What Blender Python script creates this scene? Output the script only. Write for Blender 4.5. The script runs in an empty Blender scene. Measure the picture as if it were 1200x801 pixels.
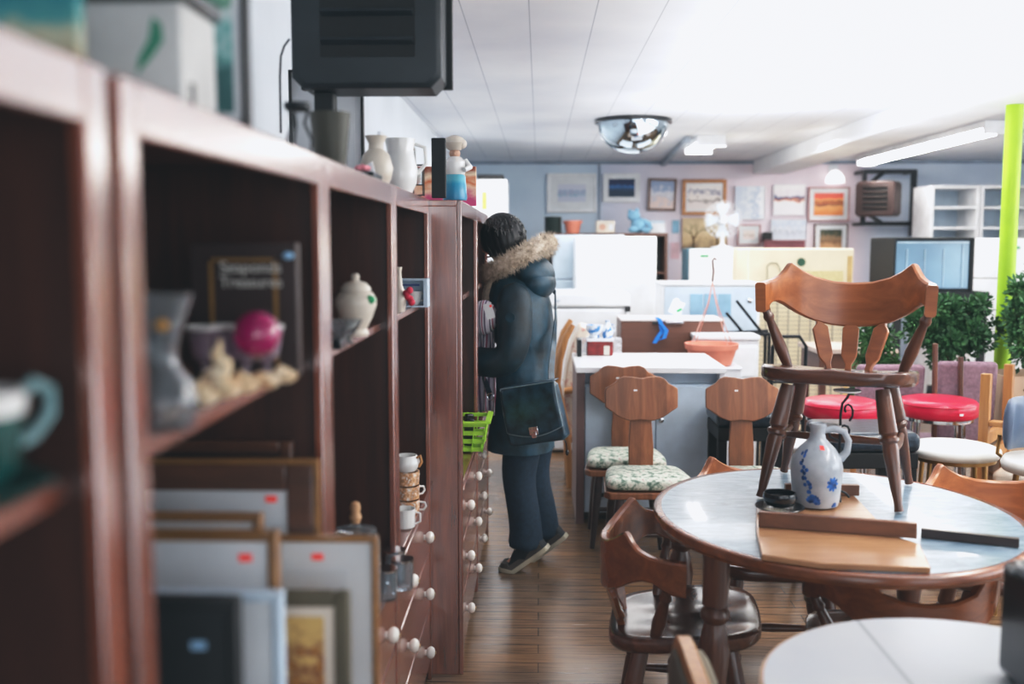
import bpy, bmesh, math, random
from mathutils import Vector, Matrix, Euler
R = random.Random(7)
PI = math.pi
SC = bpy.context.scene
COL = SC.collection
V = Vector

# ------------------------------------------------------------------ camera model (1200 x 801 photograph)
F, CX, CY, EYE = 1167.0, 600.0, 400.5, 1.55
TH = math.atan(115 / F)
PS = math.atan(32 / (F / math.cos(TH)))
FW = V((-math.sin(PS) * math.cos(TH), math.cos(PS) * math.cos(TH), -math.sin(TH)))
RT = V((math.cos(PS), math.sin(PS), 0))
UP = RT.cross(FW)
def ray(u, v): return FW + RT * ((u - CX) / F) - UP * ((v - CY) / F)
def W(u, v, Y):
    r = ray(u, v); t = Y / r.y
    return V((r.x * t, Y, EYE + r.z * t))
def G(u, v, z):
    r = ray(u, v); t = (z - EYE) / r.z
    return V((r.x * t, r.y * t, z))

# ------------------------------------------------------------------ materials
def lin(c):
    def f(x):
        x /= 255.0
        return x / 12.92 if x <= .04045 else ((x + .055) / 1.055) ** 2.4
    return (f(c[0]), f(c[1]), f(c[2]), 1)
def newmat(name):
    m = bpy.data.materials.new(name); m.use_nodes = True
    nt = m.node_tree
    return m, nt, nt.nodes['Principled BSDF']
def link(nt, a, b): nt.links.new(a, b)
def N(nt, t, **k):
    n = nt.nodes.new(t)
    for a, b in k.items():
        if a in n.inputs: n.inputs[a].default_value = b
        else: setattr(n, a, b)
    return n
def ramp(nt, fac, stops, interp='LINEAR'):
    n = nt.nodes.new('ShaderNodeValToRGB'); n.color_ramp.interpolation = interp
    e = n.color_ramp.elements
    while len(e) < len(stops): e.new(.5)
    for el, (p, c) in zip(e, stops): el.position = p; el.color = lin(c)
    link(nt, fac, n.inputs['Fac']); return n
def mat(name, c, rough=.5, metal=0.0, var=.06, scale=8, bump=0.0, coat=0.0, trans=0.0, emit=0.0, ior=1.45, sheen=0.0, spec=None):
    m, nt, b = newmat(name)
    tc = N(nt, 'ShaderNodeTexCoord'); no = N(nt, 'ShaderNodeTexNoise', Scale=scale, Detail=4.0)
    link(nt, tc.outputs['Object'], no.inputs['Vector'])
    lo = tuple(max(0, x * (1 - var * 2)) for x in c); hi = tuple(min(255, x * (1 + var)) for x in c)
    r = ramp(nt, no.outputs['Fac'], [(.3, lo), (.7, hi)])
    link(nt, r.outputs['Color'], b.inputs['Base Color'])
    b.inputs['Roughness'].default_value = rough; b.inputs['Metallic'].default_value = metal
    b.inputs['Coat Weight'].default_value = coat; b.inputs['Coat Roughness'].default_value = .12
    b.inputs['Transmission Weight'].default_value = trans; b.inputs['IOR'].default_value = ior
    if sheen: b.inputs['Sheen Weight'].default_value = sheen
    if spec is not None: b.inputs['Specular IOR Level'].default_value = spec
    if bump:
        bp = N(nt, 'ShaderNodeBump', Strength=bump, Distance=.01)
        link(nt, no.outputs['Fac'], bp.inputs['Height']); link(nt, bp.outputs['Normal'], b.inputs['Normal'])
    if emit:
        b.inputs['Emission Color'].default_value = lin(c); b.inputs['Emission Strength'].default_value = emit
    return m
def wood(name, c1, c2, axis='Z', scale=1.0, rough=.35, coat=.3, planks=0):
    m, nt, b = newmat(name)
    tc = N(nt, 'ShaderNodeTexCoord'); mp = N(nt, 'ShaderNodeMapping')
    s = {'X': (1.2, 14, 14), 'Y': (14, 1.2, 14), 'Z': (14, 14, 1.2)}[axis]
    mp.inputs['Scale'].default_value = tuple(x * scale for x in s)
    link(nt, tc.outputs['Object'], mp.inputs['Vector'])
    no = N(nt, 'ShaderNodeTexNoise', Scale=2.2, Detail=7.0, Roughness=.62, Distortion=.6)
    link(nt, mp.outputs['Vector'], no.inputs['Vector'])
    mid = tuple((a + d) / 2 for a, d in zip(c1, c2))
    r = ramp(nt, no.outputs['Fac'], [(.28, c2), (.5, mid), (.72, c1)])
    out = r.outputs['Color']
    if planks:   # glued-up staves across the width
        sx = N(nt, 'ShaderNodeSeparateXYZ'); link(nt, tc.outputs['Object'], sx.inputs[0])
        mu = N(nt, 'ShaderNodeMath', operation='MULTIPLY'); mu.inputs[1].default_value = planks; link(nt, sx.outputs['X'], mu.inputs[0])
        fl = N(nt, 'ShaderNodeMath', operation='FLOOR'); link(nt, mu.outputs[0], fl.inputs[0])
        wn = N(nt, 'ShaderNodeTexWhiteNoise', noise_dimensions='1D'); link(nt, fl.outputs[0], wn.inputs['W'])
        mr = N(nt, 'ShaderNodeMapRange'); link(nt, wn.outputs['Value'], mr.inputs['Value'])
        mr.inputs['To Min'].default_value = .72; mr.inputs['To Max'].default_value = 1.2
        mx = N(nt, 'ShaderNodeMix', data_type='RGBA', blend_type='MULTIPLY'); mx.inputs['Factor'].default_value = 1
        link(nt, out, mx.inputs['A']); link(nt, mr.outputs['Result'], mx.inputs['B']); out = mx.outputs['Result']
    link(nt, out, b.inputs['Base Color'])
    b.inputs['Roughness'].default_value = rough; b.inputs['Coat Weight'].default_value = coat; b.inputs['Coat Roughness'].default_value = .22
    bp = N(nt, 'ShaderNodeBump', Strength=.05, Distance=.004)
    link(nt, no.outputs['Fac'], bp.inputs['Height']); link(nt, bp.outputs['Normal'], b.inputs['Normal'])
    return m
def art(name, stops, axis='Z', ns=4.0, amt=.12, rough=.6, interp='LINEAR', coat=0.0):
    """a printed or painted picture: colour bands along one axis of the sheet, broken up by noise"""
    m, nt, b = newmat(name)
    tc = N(nt, 'ShaderNodeTexCoord'); no = N(nt, 'ShaderNodeTexNoise', Scale=ns, Detail=5.0)
    link(nt, tc.outputs['Generated'], no.inputs['Vector'])
    sx = N(nt, 'ShaderNodeSeparateXYZ'); link(nt, tc.outputs['Generated'], sx.inputs[0])
    a = N(nt, 'ShaderNodeMath', operation='MULTIPLY_ADD'); a.inputs[1].default_value = amt * 4; link(nt, no.outputs['Fac'], a.inputs[0])
    link(nt, sx.outputs[axis], a.inputs[2])
    s = N(nt, 'ShaderNodeMath', operation='SUBTRACT'); s.inputs[1].default_value = amt * 2; link(nt, a.outputs[0], s.inputs[0])
    r = ramp(nt, s.outputs[0], stops, interp)
    link(nt, r.outputs['Color'], b.inputs['Base Color']); b.inputs['Roughness'].default_value = rough
    b.inputs['Coat Weight'].default_value = coat
    return m
def blotch(name, stops, scale=14, rough=.8, bump=.0, vor=False):
    """fabric or china print: scattered patches of colour"""
    m, nt, b = newmat(name)
    tc = N(nt, 'ShaderNodeTexCoord')
    no = N(nt, 'ShaderNodeTexVoronoi', Scale=scale) if vor else N(nt, 'ShaderNodeTexNoise', Scale=scale, Detail=6.0, Roughness=.7)
    link(nt, tc.outputs['Object'], no.inputs['Vector'])
    r = ramp(nt, no.outputs['Color'] if vor else no.outputs['Fac'], stops)
    link(nt, r.outputs['Color'], b.inputs['Base Color']); b.inputs['Roughness'].default_value = rough
    if bump:
        bp = N(nt, 'ShaderNodeBump', Strength=bump, Distance=.01); link(nt, r.outputs['Color'], bp.inputs['Height']); link(nt, bp.outputs['Normal'], b.inputs['Normal'])
    return m
def stripes(name, stops, axis='X', freq=40, rough=.85):
    m, nt, b = newmat(name)
    tc = N(nt, 'ShaderNodeTexCoord'); sx = N(nt, 'ShaderNodeSeparateXYZ'); link(nt, tc.outputs['Object'], sx.inputs[0])
    mu = N(nt, 'ShaderNodeMath', operation='MULTIPLY'); mu.inputs[1].default_value = freq; link(nt, sx.outputs[axis], mu.inputs[0])
    fr = N(nt, 'ShaderNodeMath', operation='FRACT'); link(nt, mu.outputs[0], fr.inputs[0])
    r = ramp(nt, fr.outputs[0], stops, 'CONSTANT')
    link(nt, r.outputs['Color'], b.inputs['Base Color']); b.inputs['Roughness'].default_value = rough
    return m

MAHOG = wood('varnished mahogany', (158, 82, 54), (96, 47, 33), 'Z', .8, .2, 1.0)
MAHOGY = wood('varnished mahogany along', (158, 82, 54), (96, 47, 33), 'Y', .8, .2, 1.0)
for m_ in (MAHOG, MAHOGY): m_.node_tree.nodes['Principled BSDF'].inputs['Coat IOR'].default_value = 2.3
MAHOG_SHADE = wood('mahogany in deep shade', (54, 33, 26), (34, 20, 17), 'Z', .8, .5, .05, )  # same wood darkened, shade inside the bookcases put into its colour
MAHOG_DIM = wood('mahogany in half shade', (80, 44, 33), (50, 27, 21), 'Z', .8, .35, .2)  # side panels darkened less, interior shade put into the colour
MAPLE = wood('honey maple', (196, 118, 62), (140, 74, 38), 'X', .8, .25, .5)
MAPLED = wood('dark maple', (116, 68, 44), (70, 40, 28), 'Z', .9, .28, .35)
SEATW = wood('seat wood', (112, 66, 46), (68, 40, 30), 'X', .9, .2, .5)
WALNUT = wood('walnut staves', (172, 112, 74), (118, 70, 44), 'Z', .9, .4, .15, planks=16)
OAK = wood('light oak', (196, 140, 84), (150, 100, 56), 'Z', .9, .4, .2)
BROWNP = wood('brown laminate', (104, 66, 50), (84, 52, 40), 'X', .6, .45, .1)
LEAFW = wood('pale leaf underside', (198, 152, 112), (160, 114, 78), 'X', .6, .3, .4)
APRON = wood('apron wood', (132, 82, 54), (92, 56, 38), 'X', .8, .35, .2)
DARKW = wood('dark stained wood', (66, 44, 38), (42, 28, 26), 'X', .8, .35, .3)
GOLDF = wood('gilt moulding', (164, 116, 60), (112, 74, 36), 'X', 1, .35, .2)
TANF = wood('tan pine moulding', (200, 140, 86), (160, 104, 58), 'X', 1, .45, .1)
BRNF = wood('brown moulding', (110, 66, 44), (72, 42, 30), 'X', 1, .35, .2)
OLIVEF = mat('olive moulding', (92, 84, 66), .5)
BLACKF = mat('black moulding', (30, 30, 32), .45)
WHITE = mat('white enamel', (236, 238, 240), .3, var=.02, coat=.2)
WHITEM = mat('white matt', (228, 230, 234), .6, var=.03)
PAPER = mat('mat board', (222, 226, 230), .8, var=.02)
CREAM = mat('cream enamel', (238, 222, 190), .45, var=.04, scale=3)
PALEB = mat('pale blue panel', (192, 210, 226), .5, var=.03)
BLUEG = mat('blue grey side', (110, 150, 168), .5)
BLACK = mat('black enamel', (17, 20, 23), .6, var=.1)
BLACKG = mat('black gloss', (22, 24, 28), .2, coat=.3)
BLACKM = mat('black steel', (34, 36, 40), .4, metal=.6)
HEATG = mat('grey green heater enamel', (30, 38, 44), .45, var=.08)
HEATD = mat('heater shadow gap', (20, 22, 24), .7)
HEATB = mat('brown heater enamel', (56, 38, 36), .5)
CHROME = mat('chrome', (210, 214, 220), .12, metal=1.0, var=.02)
BRASS = mat('brass wire', (176, 140, 84), .3, metal=.9)
LEATHB = mat('black leather', (38, 52, 66), .3, var=.15, bump=.15, scale=40, coat=.2)
REDV = mat('red vinyl', (214, 26, 66), .35, coat=.3, var=.05)
WHITEV = mat('white vinyl', (226, 226, 220), .4, var=.02)
MAUVE = mat('mauve upholstery', (142, 116, 128), .9, bump=.2, scale=60)
SLATE = mat('slate vinyl', (86, 100, 122), .4, coat=.2)
CARDB = mat('cardboard', (190, 164, 140), .85, scale=3)
LIME = mat('lime paint', (158, 206, 40), .45, var=.04, scale=3)
LIMEP = mat('lime plastic', (172, 226, 70), .4, var=.03)
TERRA = mat('terracotta plastic', (222, 134, 112), .6, var=.05)
LEAFG = blotch('leaf green', [(.3, (28, 62, 38)), (.55, (56, 106, 58)), (.8, (104, 146, 84))], 9, .6)
LEAFG2 = blotch('leaf bright green', [(.3, (34, 70, 36)), (.55, (66, 112, 56)), (.8, (120, 156, 88))], 9, .6)
STICK = mat('red price dot', (255, 70, 60), .6, var=.01, emit=.15)
STICKW = mat('white price dot', (244, 244, 246), .6, var=.01)
STICKB = mat('blue label', (150, 196, 232), .6, var=.01)
CHINA = mat('white china', (232, 232, 230), .2, coat=.4, var=.02)
CREAMC = mat('cream pottery', (214, 204, 190), .35, coat=.2, var=.05)
GLASS = mat('clear glass', (224, 232, 238), .05, trans=.94, var=.0, ior=1.3, coat=.3)
GLASSP = mat('pink glass', (176, 10, 100), .05, trans=.3, var=.0, coat=.5)
GLASSL = mat('lilac glass', (232, 212, 228), .08, trans=.85, var=.0)
AMBER = mat('amber sticker', (220, 160, 70), .5)
KNOB = mat('white porcelain knob', (238, 234, 226), .2, coat=.5, var=.02)
TEAL = mat('teal glaze', (16, 74, 70), .25, coat=.4, var=.15)
TUBE = mat('fluorescent tube', (255, 250, 244), .5, var=0, emit=36)
SHELLW = blotch('shell', [(.3, (190, 140, 98)), (.5, (230, 206, 168)), (.7, (242, 232, 214))], 30, .6)

# ------------------------------------------------------------------ mesh builder
class MB:
    def __init__(s): s.bm = bmesh.new(); s.mi = 0
    def _f(s, vs):
        try:
            f = s.bm.faces.new(vs); f.material_index = s.mi; return f
        except ValueError: return None
    def hexa(s, p):
        v = [s.bm.verts.new(q) for q in p]
        for f in ((0, 3, 2, 1), (4, 5, 6, 7), (0, 1, 5, 4), (1, 2, 6, 5), (2, 3, 7, 6), (3, 0, 4, 7)): s._f([v[i] for i in f])
        return s
    def box(s, x0, x1, y0, y1, z0, z1, M=None):
        p = [V(q) for q in ((x0, y0, z0), (x1, y0, z0), (x1, y1, z0), (x0, y1, z0), (x0, y0, z1), (x1, y0, z1), (x1, y1, z1), (x0, y1, z1))]
        return s.hexa([M @ q for q in p] if M else p)
    def bar(s, a, b, w, d, up=(0, 0, 1)):
        a, b = V(a), V(b); t = (b - a).normalized(); u = V(up)
        if abs(t.dot(u)) > .95: u = V((1, 0, 0))
        x = t.cross(u).normalized(); y = x.cross(t)
        c = [(-w, -d), (w, -d), (w, d), (-w, d)]
        return s.hexa([a + x * (i / 2) + y * (j / 2) for i, j in c] + [b + x * (i / 2) + y * (j / 2) for i, j in c])
    def loft(s, rings, cap=True, closed=True):
        vs = [[s.bm.verts.new(p) for p in r] for r in rings]
        n = len(vs[0])
        for a, b in zip(vs, vs[1:]):
            for i in range(n if closed else n - 1):
                j = (i + 1) % n; s._f((a[i], a[j], b[j], b[i]))
        if cap and closed: s._f(vs[0][::-1]); s._f(vs[-1])
        return s
    def path(s, pts, r, n=10, cap=True, sx=1.0):
        pts = [V(p) for p in pts]
        rs = r if isinstance(r, (list, tuple)) else [r] * len(pts)
        rings = []; x = None
        for i, p in enumerate(pts):
            t = (pts[min(i + 1, len(pts) - 1)] - pts[max(i - 1, 0)]).normalized()
            if x is None:
                u = V((0, 0, 1)) if abs(t.z) < .9 else V((1, 0, 0)); x = t.cross(u).normalized()
            else:
                x = (x - t * x.dot(t)).normalized()
            y = t.cross(x)
            rings.append([p + x * (math.cos(k / n * 2 * PI) * rs[i] * sx) + y * (math.sin(k / n * 2 * PI) * rs[i]) for k in range(n)])
        return s.loft(rings, cap)
    def tube(s, a, b, r0, r1=None, n=12): return s.path([a, b], [r0, r0 if r1 is None else r1], n)
    def lathe(s, prof, c=(0, 0, 0), n=28, M=None, cap=True):
        c = V(c); rings = []
        for r, z in prof:
            rings.append([(M @ V((max(r, 1e-4) * math.cos(k / n * 2 * PI), max(r, 1e-4) * math.sin(k / n * 2 * PI), z)) if M else V((max(r, 1e-4) * math.cos(k / n * 2 * PI), max(r, 1e-4) * math.sin(k / n * 2 * PI), z))) + c for k in range(n)])
        return s.loft(rings, cap)
    def turned(s, a, b, prof, n=14):
        """a turned post: prof = (t along a-b, radius)"""
        a, b = V(a), V(b)
        return s.path([a.lerp(b, t) for t, _ in prof], [r for _, r in prof], n)
    def sphere(s, c, r, n=20, m=12, M=None):
        c = V(c); r = V((r, r, r)) if not isinstance(r, (tuple, list, Vector)) else V(r)
        rings = []
        for i in range(m + 1):
            a = PI * min(max(i / m, .004), .996)
            ring = []
            for k in range(n):
                p = V((math.sin(a) * math.cos(k / n * 2 * PI) * r.x, math.sin(a) * math.sin(k / n * 2 * PI) * r.y, -math.cos(a) * r.z))
                ring.append(c + (M @ p if M else p))
            rings.append(ring)
        return s.loft(rings)
    def prism(s, poly, z0, z1, M=None):
        a = [V((x, y, z0)) for x, y in poly]; b = [V((x, y, z1)) for x, y in poly]
        if M: a = [M @ p for p in a]; b = [M @ p for p in b]
        return s.loft([a, b])
    def quad(s, *p): s._f([s.bm.verts.new(V(q)) for q in p]); return s
    def grid(s, fn, nu, nv, closed=False):
        g = [[s.bm.verts.new(fn(i / nu, j / nv)) for j in range(nv + 1)] for i in range(nu + 1)]
        for i in range(nu):
            for j in range(nv): s._f((g[i][j], g[i + 1][j], g[i + 1][j + 1], g[i][j + 1]))
        return g
    def build(s, name, mats, parent=None, bevel=0.0, world=True, angle=40, seg=2, solid=0.0, sub=0):
        bm = s.bm
        bmesh.ops.recalc_face_normals(bm, faces=bm.faces)
        bm.normal_update()
        for e in bm.edges:
            if len(e.link_faces) == 2 and e.calc_face_angle(0) > math.radians(angle): e.smooth = False
        for f in bm.faces: f.smooth = True
        me = bpy.data.meshes.new(name); bm.to_mesh(me); bm.free()
        for m in (mats if isinstance(mats, (list, tuple)) else [mats]): me.materials.append(m)
        o = bpy.data.objects.new(name, me); COL.objects.link(o)
        if parent is not None:
            if world:
                top = parent; Mx = Matrix.Identity(4)
                while top is not None: Mx = top.matrix_basis @ Mx; top = top.parent
                me.transform(Mx.inverted())
            o.parent = parent
        if solid: md = o.modifiers.new('thick', 'SOLIDIFY'); md.thickness = solid; md.offset = 0
        if sub: md = o.modifiers.new('smooth', 'SUBSURF'); md.levels = sub; md.render_levels = sub
        if bevel:
            md = o.modifiers.new('edge', 'BEVEL'); md.width = bevel; md.segments = seg; md.limit_method = 'ANGLE'; md.angle_limit = math.radians(35)
        return o
def RM(rz=0, rx=0, ry=0, loc=(0, 0, 0)): return Matrix.Translation(V(loc)) @ Euler((rx, ry, rz)).to_matrix().to_4x4()
def tag(o, label, cat, group=None, kind=None):
    o['label'] = label; o['category'] = cat
    if group: o['group'] = group
    if kind: o['kind'] = kind
    return o
def thing(name, label, cat, loc=(0, 0, 0), rz=0.0, group=None, tilt=None):
    o = bpy.data.objects.new(name, None); COL.objects.link(o); o.empty_display_size = .1
    o.location = loc; o.rotation_euler = (0, 0, rz) if tilt is None else (tilt[0], tilt[1], rz)
    o.matrix_basis = Matrix.Translation(V(loc)) @ Euler(o.rotation_euler).to_matrix().to_4x4()
    return tag(o, label, cat, group)
def struct(o): o['kind'] = 'structure'; return o
def dup(root, loc, rz, label, group=None):
    def cp(o, par):
        c = o.copy(); COL.objects.link(c); c.parent = par
        for ch in o.children: cp(ch, c)
        return c
    r = cp(root, None); r.location = loc; r.rotation_euler = (root.rotation_euler[0], root.rotation_euler[1], rz)
    r['label'] = label
    if group: r['group'] = group
    return r
def relabel(o, label): o['label'] = label

# ------------------------------------------------------------------ the room
XL, XR, YB, YF, ZC = -.87, 6.2, 11.2, -2.2, 2.46
def floor_mat():
    m, nt, b = newmat('worn plank floor')
    tc = N(nt, 'ShaderNodeTexCoord'); mp = N(nt, 'ShaderNodeMapping'); link(nt, tc.outputs['Object'], mp.inputs['Vector'])
    br = N(nt, 'ShaderNodeTexBrick', offset=.37)
    for k, v_ in (('Scale', 1.0), ('Mortar Size', .0025), ('Brick Width', 1.1), ('Row Height', .085), ('Bias', 0.0)): br.inputs[k].default_value = v_
    br.inputs['Color1'].default_value = lin((156, 128, 102)); br.inputs['Color2'].default_value = lin((138, 116, 98)); br.inputs['Mortar'].default_value = lin((104, 84, 70))
    link(nt, mp.outputs['Vector'], br.inputs['Vector'])
    mp2 = N(nt, 'ShaderNodeMapping'); mp2.inputs['Scale'].default_value = (2, 26, 1); link(nt, tc.outputs['Object'], mp2.inputs['Vector'])
    no = N(nt, 'ShaderNodeTexNoise', Scale=2.0, Detail=8.0, Roughness=.65); link(nt, mp2.outputs['Vector'], no.inputs['Vector'])
    r = ramp(nt, no.outputs['Fac'], [(.25, (120, 112, 106)), (.6, (255, 250, 244))])
    no2 = N(nt, 'ShaderNodeTexNoise', Scale=1.3, Detail=3.0); link(nt, tc.outputs['Object'], no2.inputs['Vector'])
    r2 = ramp(nt, no2.outputs['Fac'], [(.35, (196, 202, 214)), (.62, (255, 236, 206))])
    m1 = N(nt, 'ShaderNodeMix', data_type='RGBA', blend_type='MULTIPLY'); m1.inputs['Factor'].default_value = .85
    link(nt, br.outputs['Color'], m1.inputs['A']); link(nt, r.outputs['Color'], m1.inputs['B'])
    m2 = N(nt, 'ShaderNodeMix', data_type='RGBA', blend_type='MULTIPLY'); m2.inputs['Factor'].default_value = 1
    link(nt, m1.outputs['Result'], m2.inputs['A']); link(nt, r2.outputs['Color'], m2.inputs['B'])
    link(nt, m2.outputs['Result'], b.inputs['Base Color'])
    rr = ramp(nt, no.outputs['Fac'], [(.2, (110, 110, 110)), (.8, (150, 150, 150))]); link(nt, rr.outputs['Color'], b.inputs['Roughness'])
    bp = N(nt, 'ShaderNodeBump', Strength=.15, Distance=.004); link(nt, no.outputs['Fac'], bp.inputs['Height']); link(nt, bp.outputs['Normal'], b.inputs['Normal'])
    return m
def ceiling_mat():
    m, nt, b = newmat('painted ceiling boards')
    tc = N(nt, 'ShaderNodeTexCoord'); sx = N(nt, 'ShaderNodeSeparateXYZ'); link(nt, tc.outputs['Object'], sx.inputs[0])
    mu = N(nt, 'ShaderNodeMath', operation='MULTIPLY_ADD'); mu.inputs[1].default_value = 1 / .263; mu.inputs[2].default_value = .164; link(nt, sx.outputs['X'], mu.inputs[0])
    fr = N(nt, 'ShaderNodeMath', operation='FRACT'); link(nt, mu.outputs[0], fr.inputs[0])
    r = ramp(nt, fr.outputs[0], [(0, (150, 157, 168)), (.008, (186, 192, 202)), (.02, (228, 231, 236)), (.985, (228, 231, 236)), (1, (190, 196, 206))])
    no = N(nt, 'ShaderNodeTexNoise', Scale=1.2, Detail=5.0); link(nt, tc.outputs['Object'], no.inputs['Vector'])
    r2 = ramp(nt, no.outputs['Fac'], [(.3, (228, 230, 236)), (.7, (255, 255, 255))])
    m1 = N(nt, 'ShaderNodeMix', data_type='RGBA', blend_type='MULTIPLY'); m1.inputs['Factor'].default_value = 1
    link(nt, r.outputs['Color'], m1.inputs['A']); link(nt, r2.outputs['Color'], m1.inputs['B'])
    link(nt, m1.outputs['Result'], b.inputs['Base Color']); b.inputs['Roughness'].default_value = .5
    return m
def backwall_mat():
    m, nt, b = newmat('back wall colour')
    tc = N(nt, 'ShaderNodeTexCoord'); sx = N(nt, 'ShaderNodeSeparateXYZ'); link(nt, tc.outputs['Object'], sx.inputs[0])
    mr = N(nt, 'ShaderNodeMapRange'); mr.inputs['From Min'].default_value = -1; mr.inputs['From Max'].default_value = 6.2; link(nt, sx.outputs['X'], mr.inputs['Value'])
    r = ramp(nt, mr.outputs['Result'], [(0, (196, 214, 230)), (.225, (202, 218, 234)), (.24, (214, 218, 234)), (.38, (234, 222, 230)), (.62, (236, 222, 230)), (.66, (202, 214, 230)), (1, (196, 210, 228))])  # pale blue on either side of a pinkish middle stretch
    no = N(nt, 'ShaderNodeTexNoise', Scale=2.0, Detail=4.0); link(nt, tc.outputs['Object'], no.inputs['Vector'])
    r2 = ramp(nt, no.outputs['Fac'], [(.3, (236, 238, 242)), (.7, (255, 255, 255))])
    m1 = N(nt, 'ShaderNodeMix', data_type='RGBA', blend_type='MULTIPLY'); m1.inputs['Factor'].default_value = 1
    link(nt, r.outputs['Color'], m1.inputs['A']); link(nt, r2.outputs['Color'], m1.inputs['B'])
    link(nt, m1.outputs['Result'], b.inputs['Base Color']); b.inputs['Roughness'].default_value = .7
    return m
WALLM = mat('white wall paint', (224, 232, 240), .6, var=.02, scale=2)
struct(MB().box(XL - .1, XR + .1, YF - .1, YB + .1, -.1, 0).build('floor', floor_mat()))
struct(MB().box(XL - .1, XR + .1, YF - .1, YB + .1, ZC, ZC + .1).build('ceiling', ceiling_mat()))
struct(MB().box(XL - .1, XL, YF, YB, 0, ZC).build('wall_left', WALLM))
struct(MB().box(XL - .1, XR + .1, YB, YB + .1, 0, ZC).build('wall_back', backwall_mat()))
w = MB()   # shop-front wall behind the camera, with a wide display window
w.box(XL - .1, XR + .1, YF - .1, YF, 0, .7).box(XL - .1, XR + .1, YF - .1, YF, 2.3, ZC).box(XL - .1, -.5, YF - .1, YF, .7, 2.3).box(5.8, XR + .1, YF - .1, YF, .7, 2.3).box(2.5, 2.7, YF - .1, YF, .7, 2.3)
struct(w.build('wall_front', WALLM))
w = MB()
w.box(XR, XR + .1, YF, YB, 0, .8).box(XR, XR + .1, YF, YB, 2.3, ZC).box(XR, XR + .1, YF, 0, .8, 2.3).box(XR, XR + .1, 6.5, YB, .8, 2.3).box(XR, XR + .1, 3.1, 3.4, .8, 2.3)
struct(w.build('wall_right', WALLM))
for i, (x0, x1) in enumerate(((-.5, 2.5), (2.7, 5.8))):
    f = MB()
    for a in (x0, x1 - .05): f.box(a, a + .05, YF - .07, YF - .02, .7, 2.3)
    f.box(x0, x1, YF - .07, YF - .02, .7, .75).box(x0, x1, YF - .07, YF - .02, 2.25, 2.3)
    struct(f.build('window_%d' % (i + 1), WHITEM))
for i, (y0, y1) in enumerate(((0, 3.1), (3.4, 6.5))):
    f = MB()
    for a in (y0, y1 - .05): f.box(XR + .02, XR + .07, a, a + .05, .8, 2.3)
    f.box(XR + .02, XR + .07, y0, y1, .8, .85).box(XR + .02, XR + .07, y0, y1, 2.25, 2.3)
    struct(f.build('window_%d' % (i + 3), WHITEM))
BEAMW = mat('white beam paint', (232, 234, 238), .5, var=.02, scale=2)
struct(MB().box(2.355, 2.72, YF, YB, 2.317, ZC).build('trim_1', BEAMW, bevel=.006))              # ceiling beam
struct(MB().box(.655, .675, YB - .02, YB, 0, ZC - .03).box(XL, XR, YB - .025, YB, ZC - .035, ZC).build('trim_2', mat('grey seam paint', (138, 152, 170), .6)))
w = MB().tube((2.635, 5.7, 0), (2.635, 5.7, 2.316), .046, n=20)
w.lathe([(.075, 0), (.075, .012)], (2.635, 5.7, 0), 20)
tag(w.build('support_post', LIME), 'lime green painted steel post holding up the ceiling beam', 'post')

# ------------------------------------------------------------------ ceiling fittings and lights
def fixture(name, label, x0, x1, y0, y1, z=ZC, group='fluorescent ceiling lights', drop=0):
    cx, cy = (x0 + x1) / 2, (y0 + y1) / 2
    t = thing(name, label, 'light', (cx, cy, z), 0, group)
    if drop:
        for k in (.15, .85): MB().tube((cx, y0 + (y1 - y0) * k, ZC - .001), (cx, y0 + (y1 - y0) * k, ZC - drop), .006, n=6).build('hanging_rod', WHITEM, t)
        z = z - drop
    MB().box(x0, x1, y0, y1, z - .05, z - .002).build('housing', WHITEM, t, .004)
    along_x = (x1 - x0) > (y1 - y0)
    for s in (-1, 1):
        if along_x: a, b = (x0 + .03, cy + s * .035, z - .075), (x1 - .03, cy + s * .035, z - .075)
        else: a, b = (cx + s * .035, y0 + .03, z - .075), (cx + s * .035, y1 - .03, z - .075)
        MB().tube(a, b, .018, n=10).build('tube', TUBE, t)
    e = MB()
    for hx_ in ((y0, y0 + .03), (y1 - .03, y1)): MB().box(x0, x1, hx_[0], hx_[1], z - .1, z - .05).build('lamp_holder', WHITEM, t)
p = G(826, 163, ZC)
fixture('ceiling_light', 'small white fluorescent light on the ceiling beside the dome mirror', p.x - .12, p.x + .12, p.y - .35, p.y + .35)
fixture('ceiling_light', 'long white fluorescent light on the ceiling past the beam, above the wall heater', 3.30, 3.50, 7.6, 10.6)
fixture('ceiling_light', 'hanging fluorescent light above the front of the shop', 2.05, 2.11, 1.2, 4.0, drop=.22)
fixture('ceiling_light', 'hanging fluorescent light over the furniture by the window wall', 4.0, 4.06, 2.6, 6.0, drop=.22)
# convex dome mirror
c = G(742, 140, ZC); c.z = ZC
t = thing('dome_mirror', 'half dome convex security mirror with black rim fixed to the ceiling', 'mirror', c)
rr = .262
MB().lathe([(rr * math.cos(a), -.015 - rr * .9 * math.sin(a)) for a in [i / 14 * PI / 2 for i in range(15)]], c, 40).build('mirror_dome', mat('mirror glass', (176, 190, 200), .05, metal=1, var=.02), t)
MB().lathe([(rr + .012, -.03), (rr + .022, -.028), (rr + .022, -.002), (rr - .02, -.002)], c, 40).build('rim', BLACKG, t)
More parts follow.
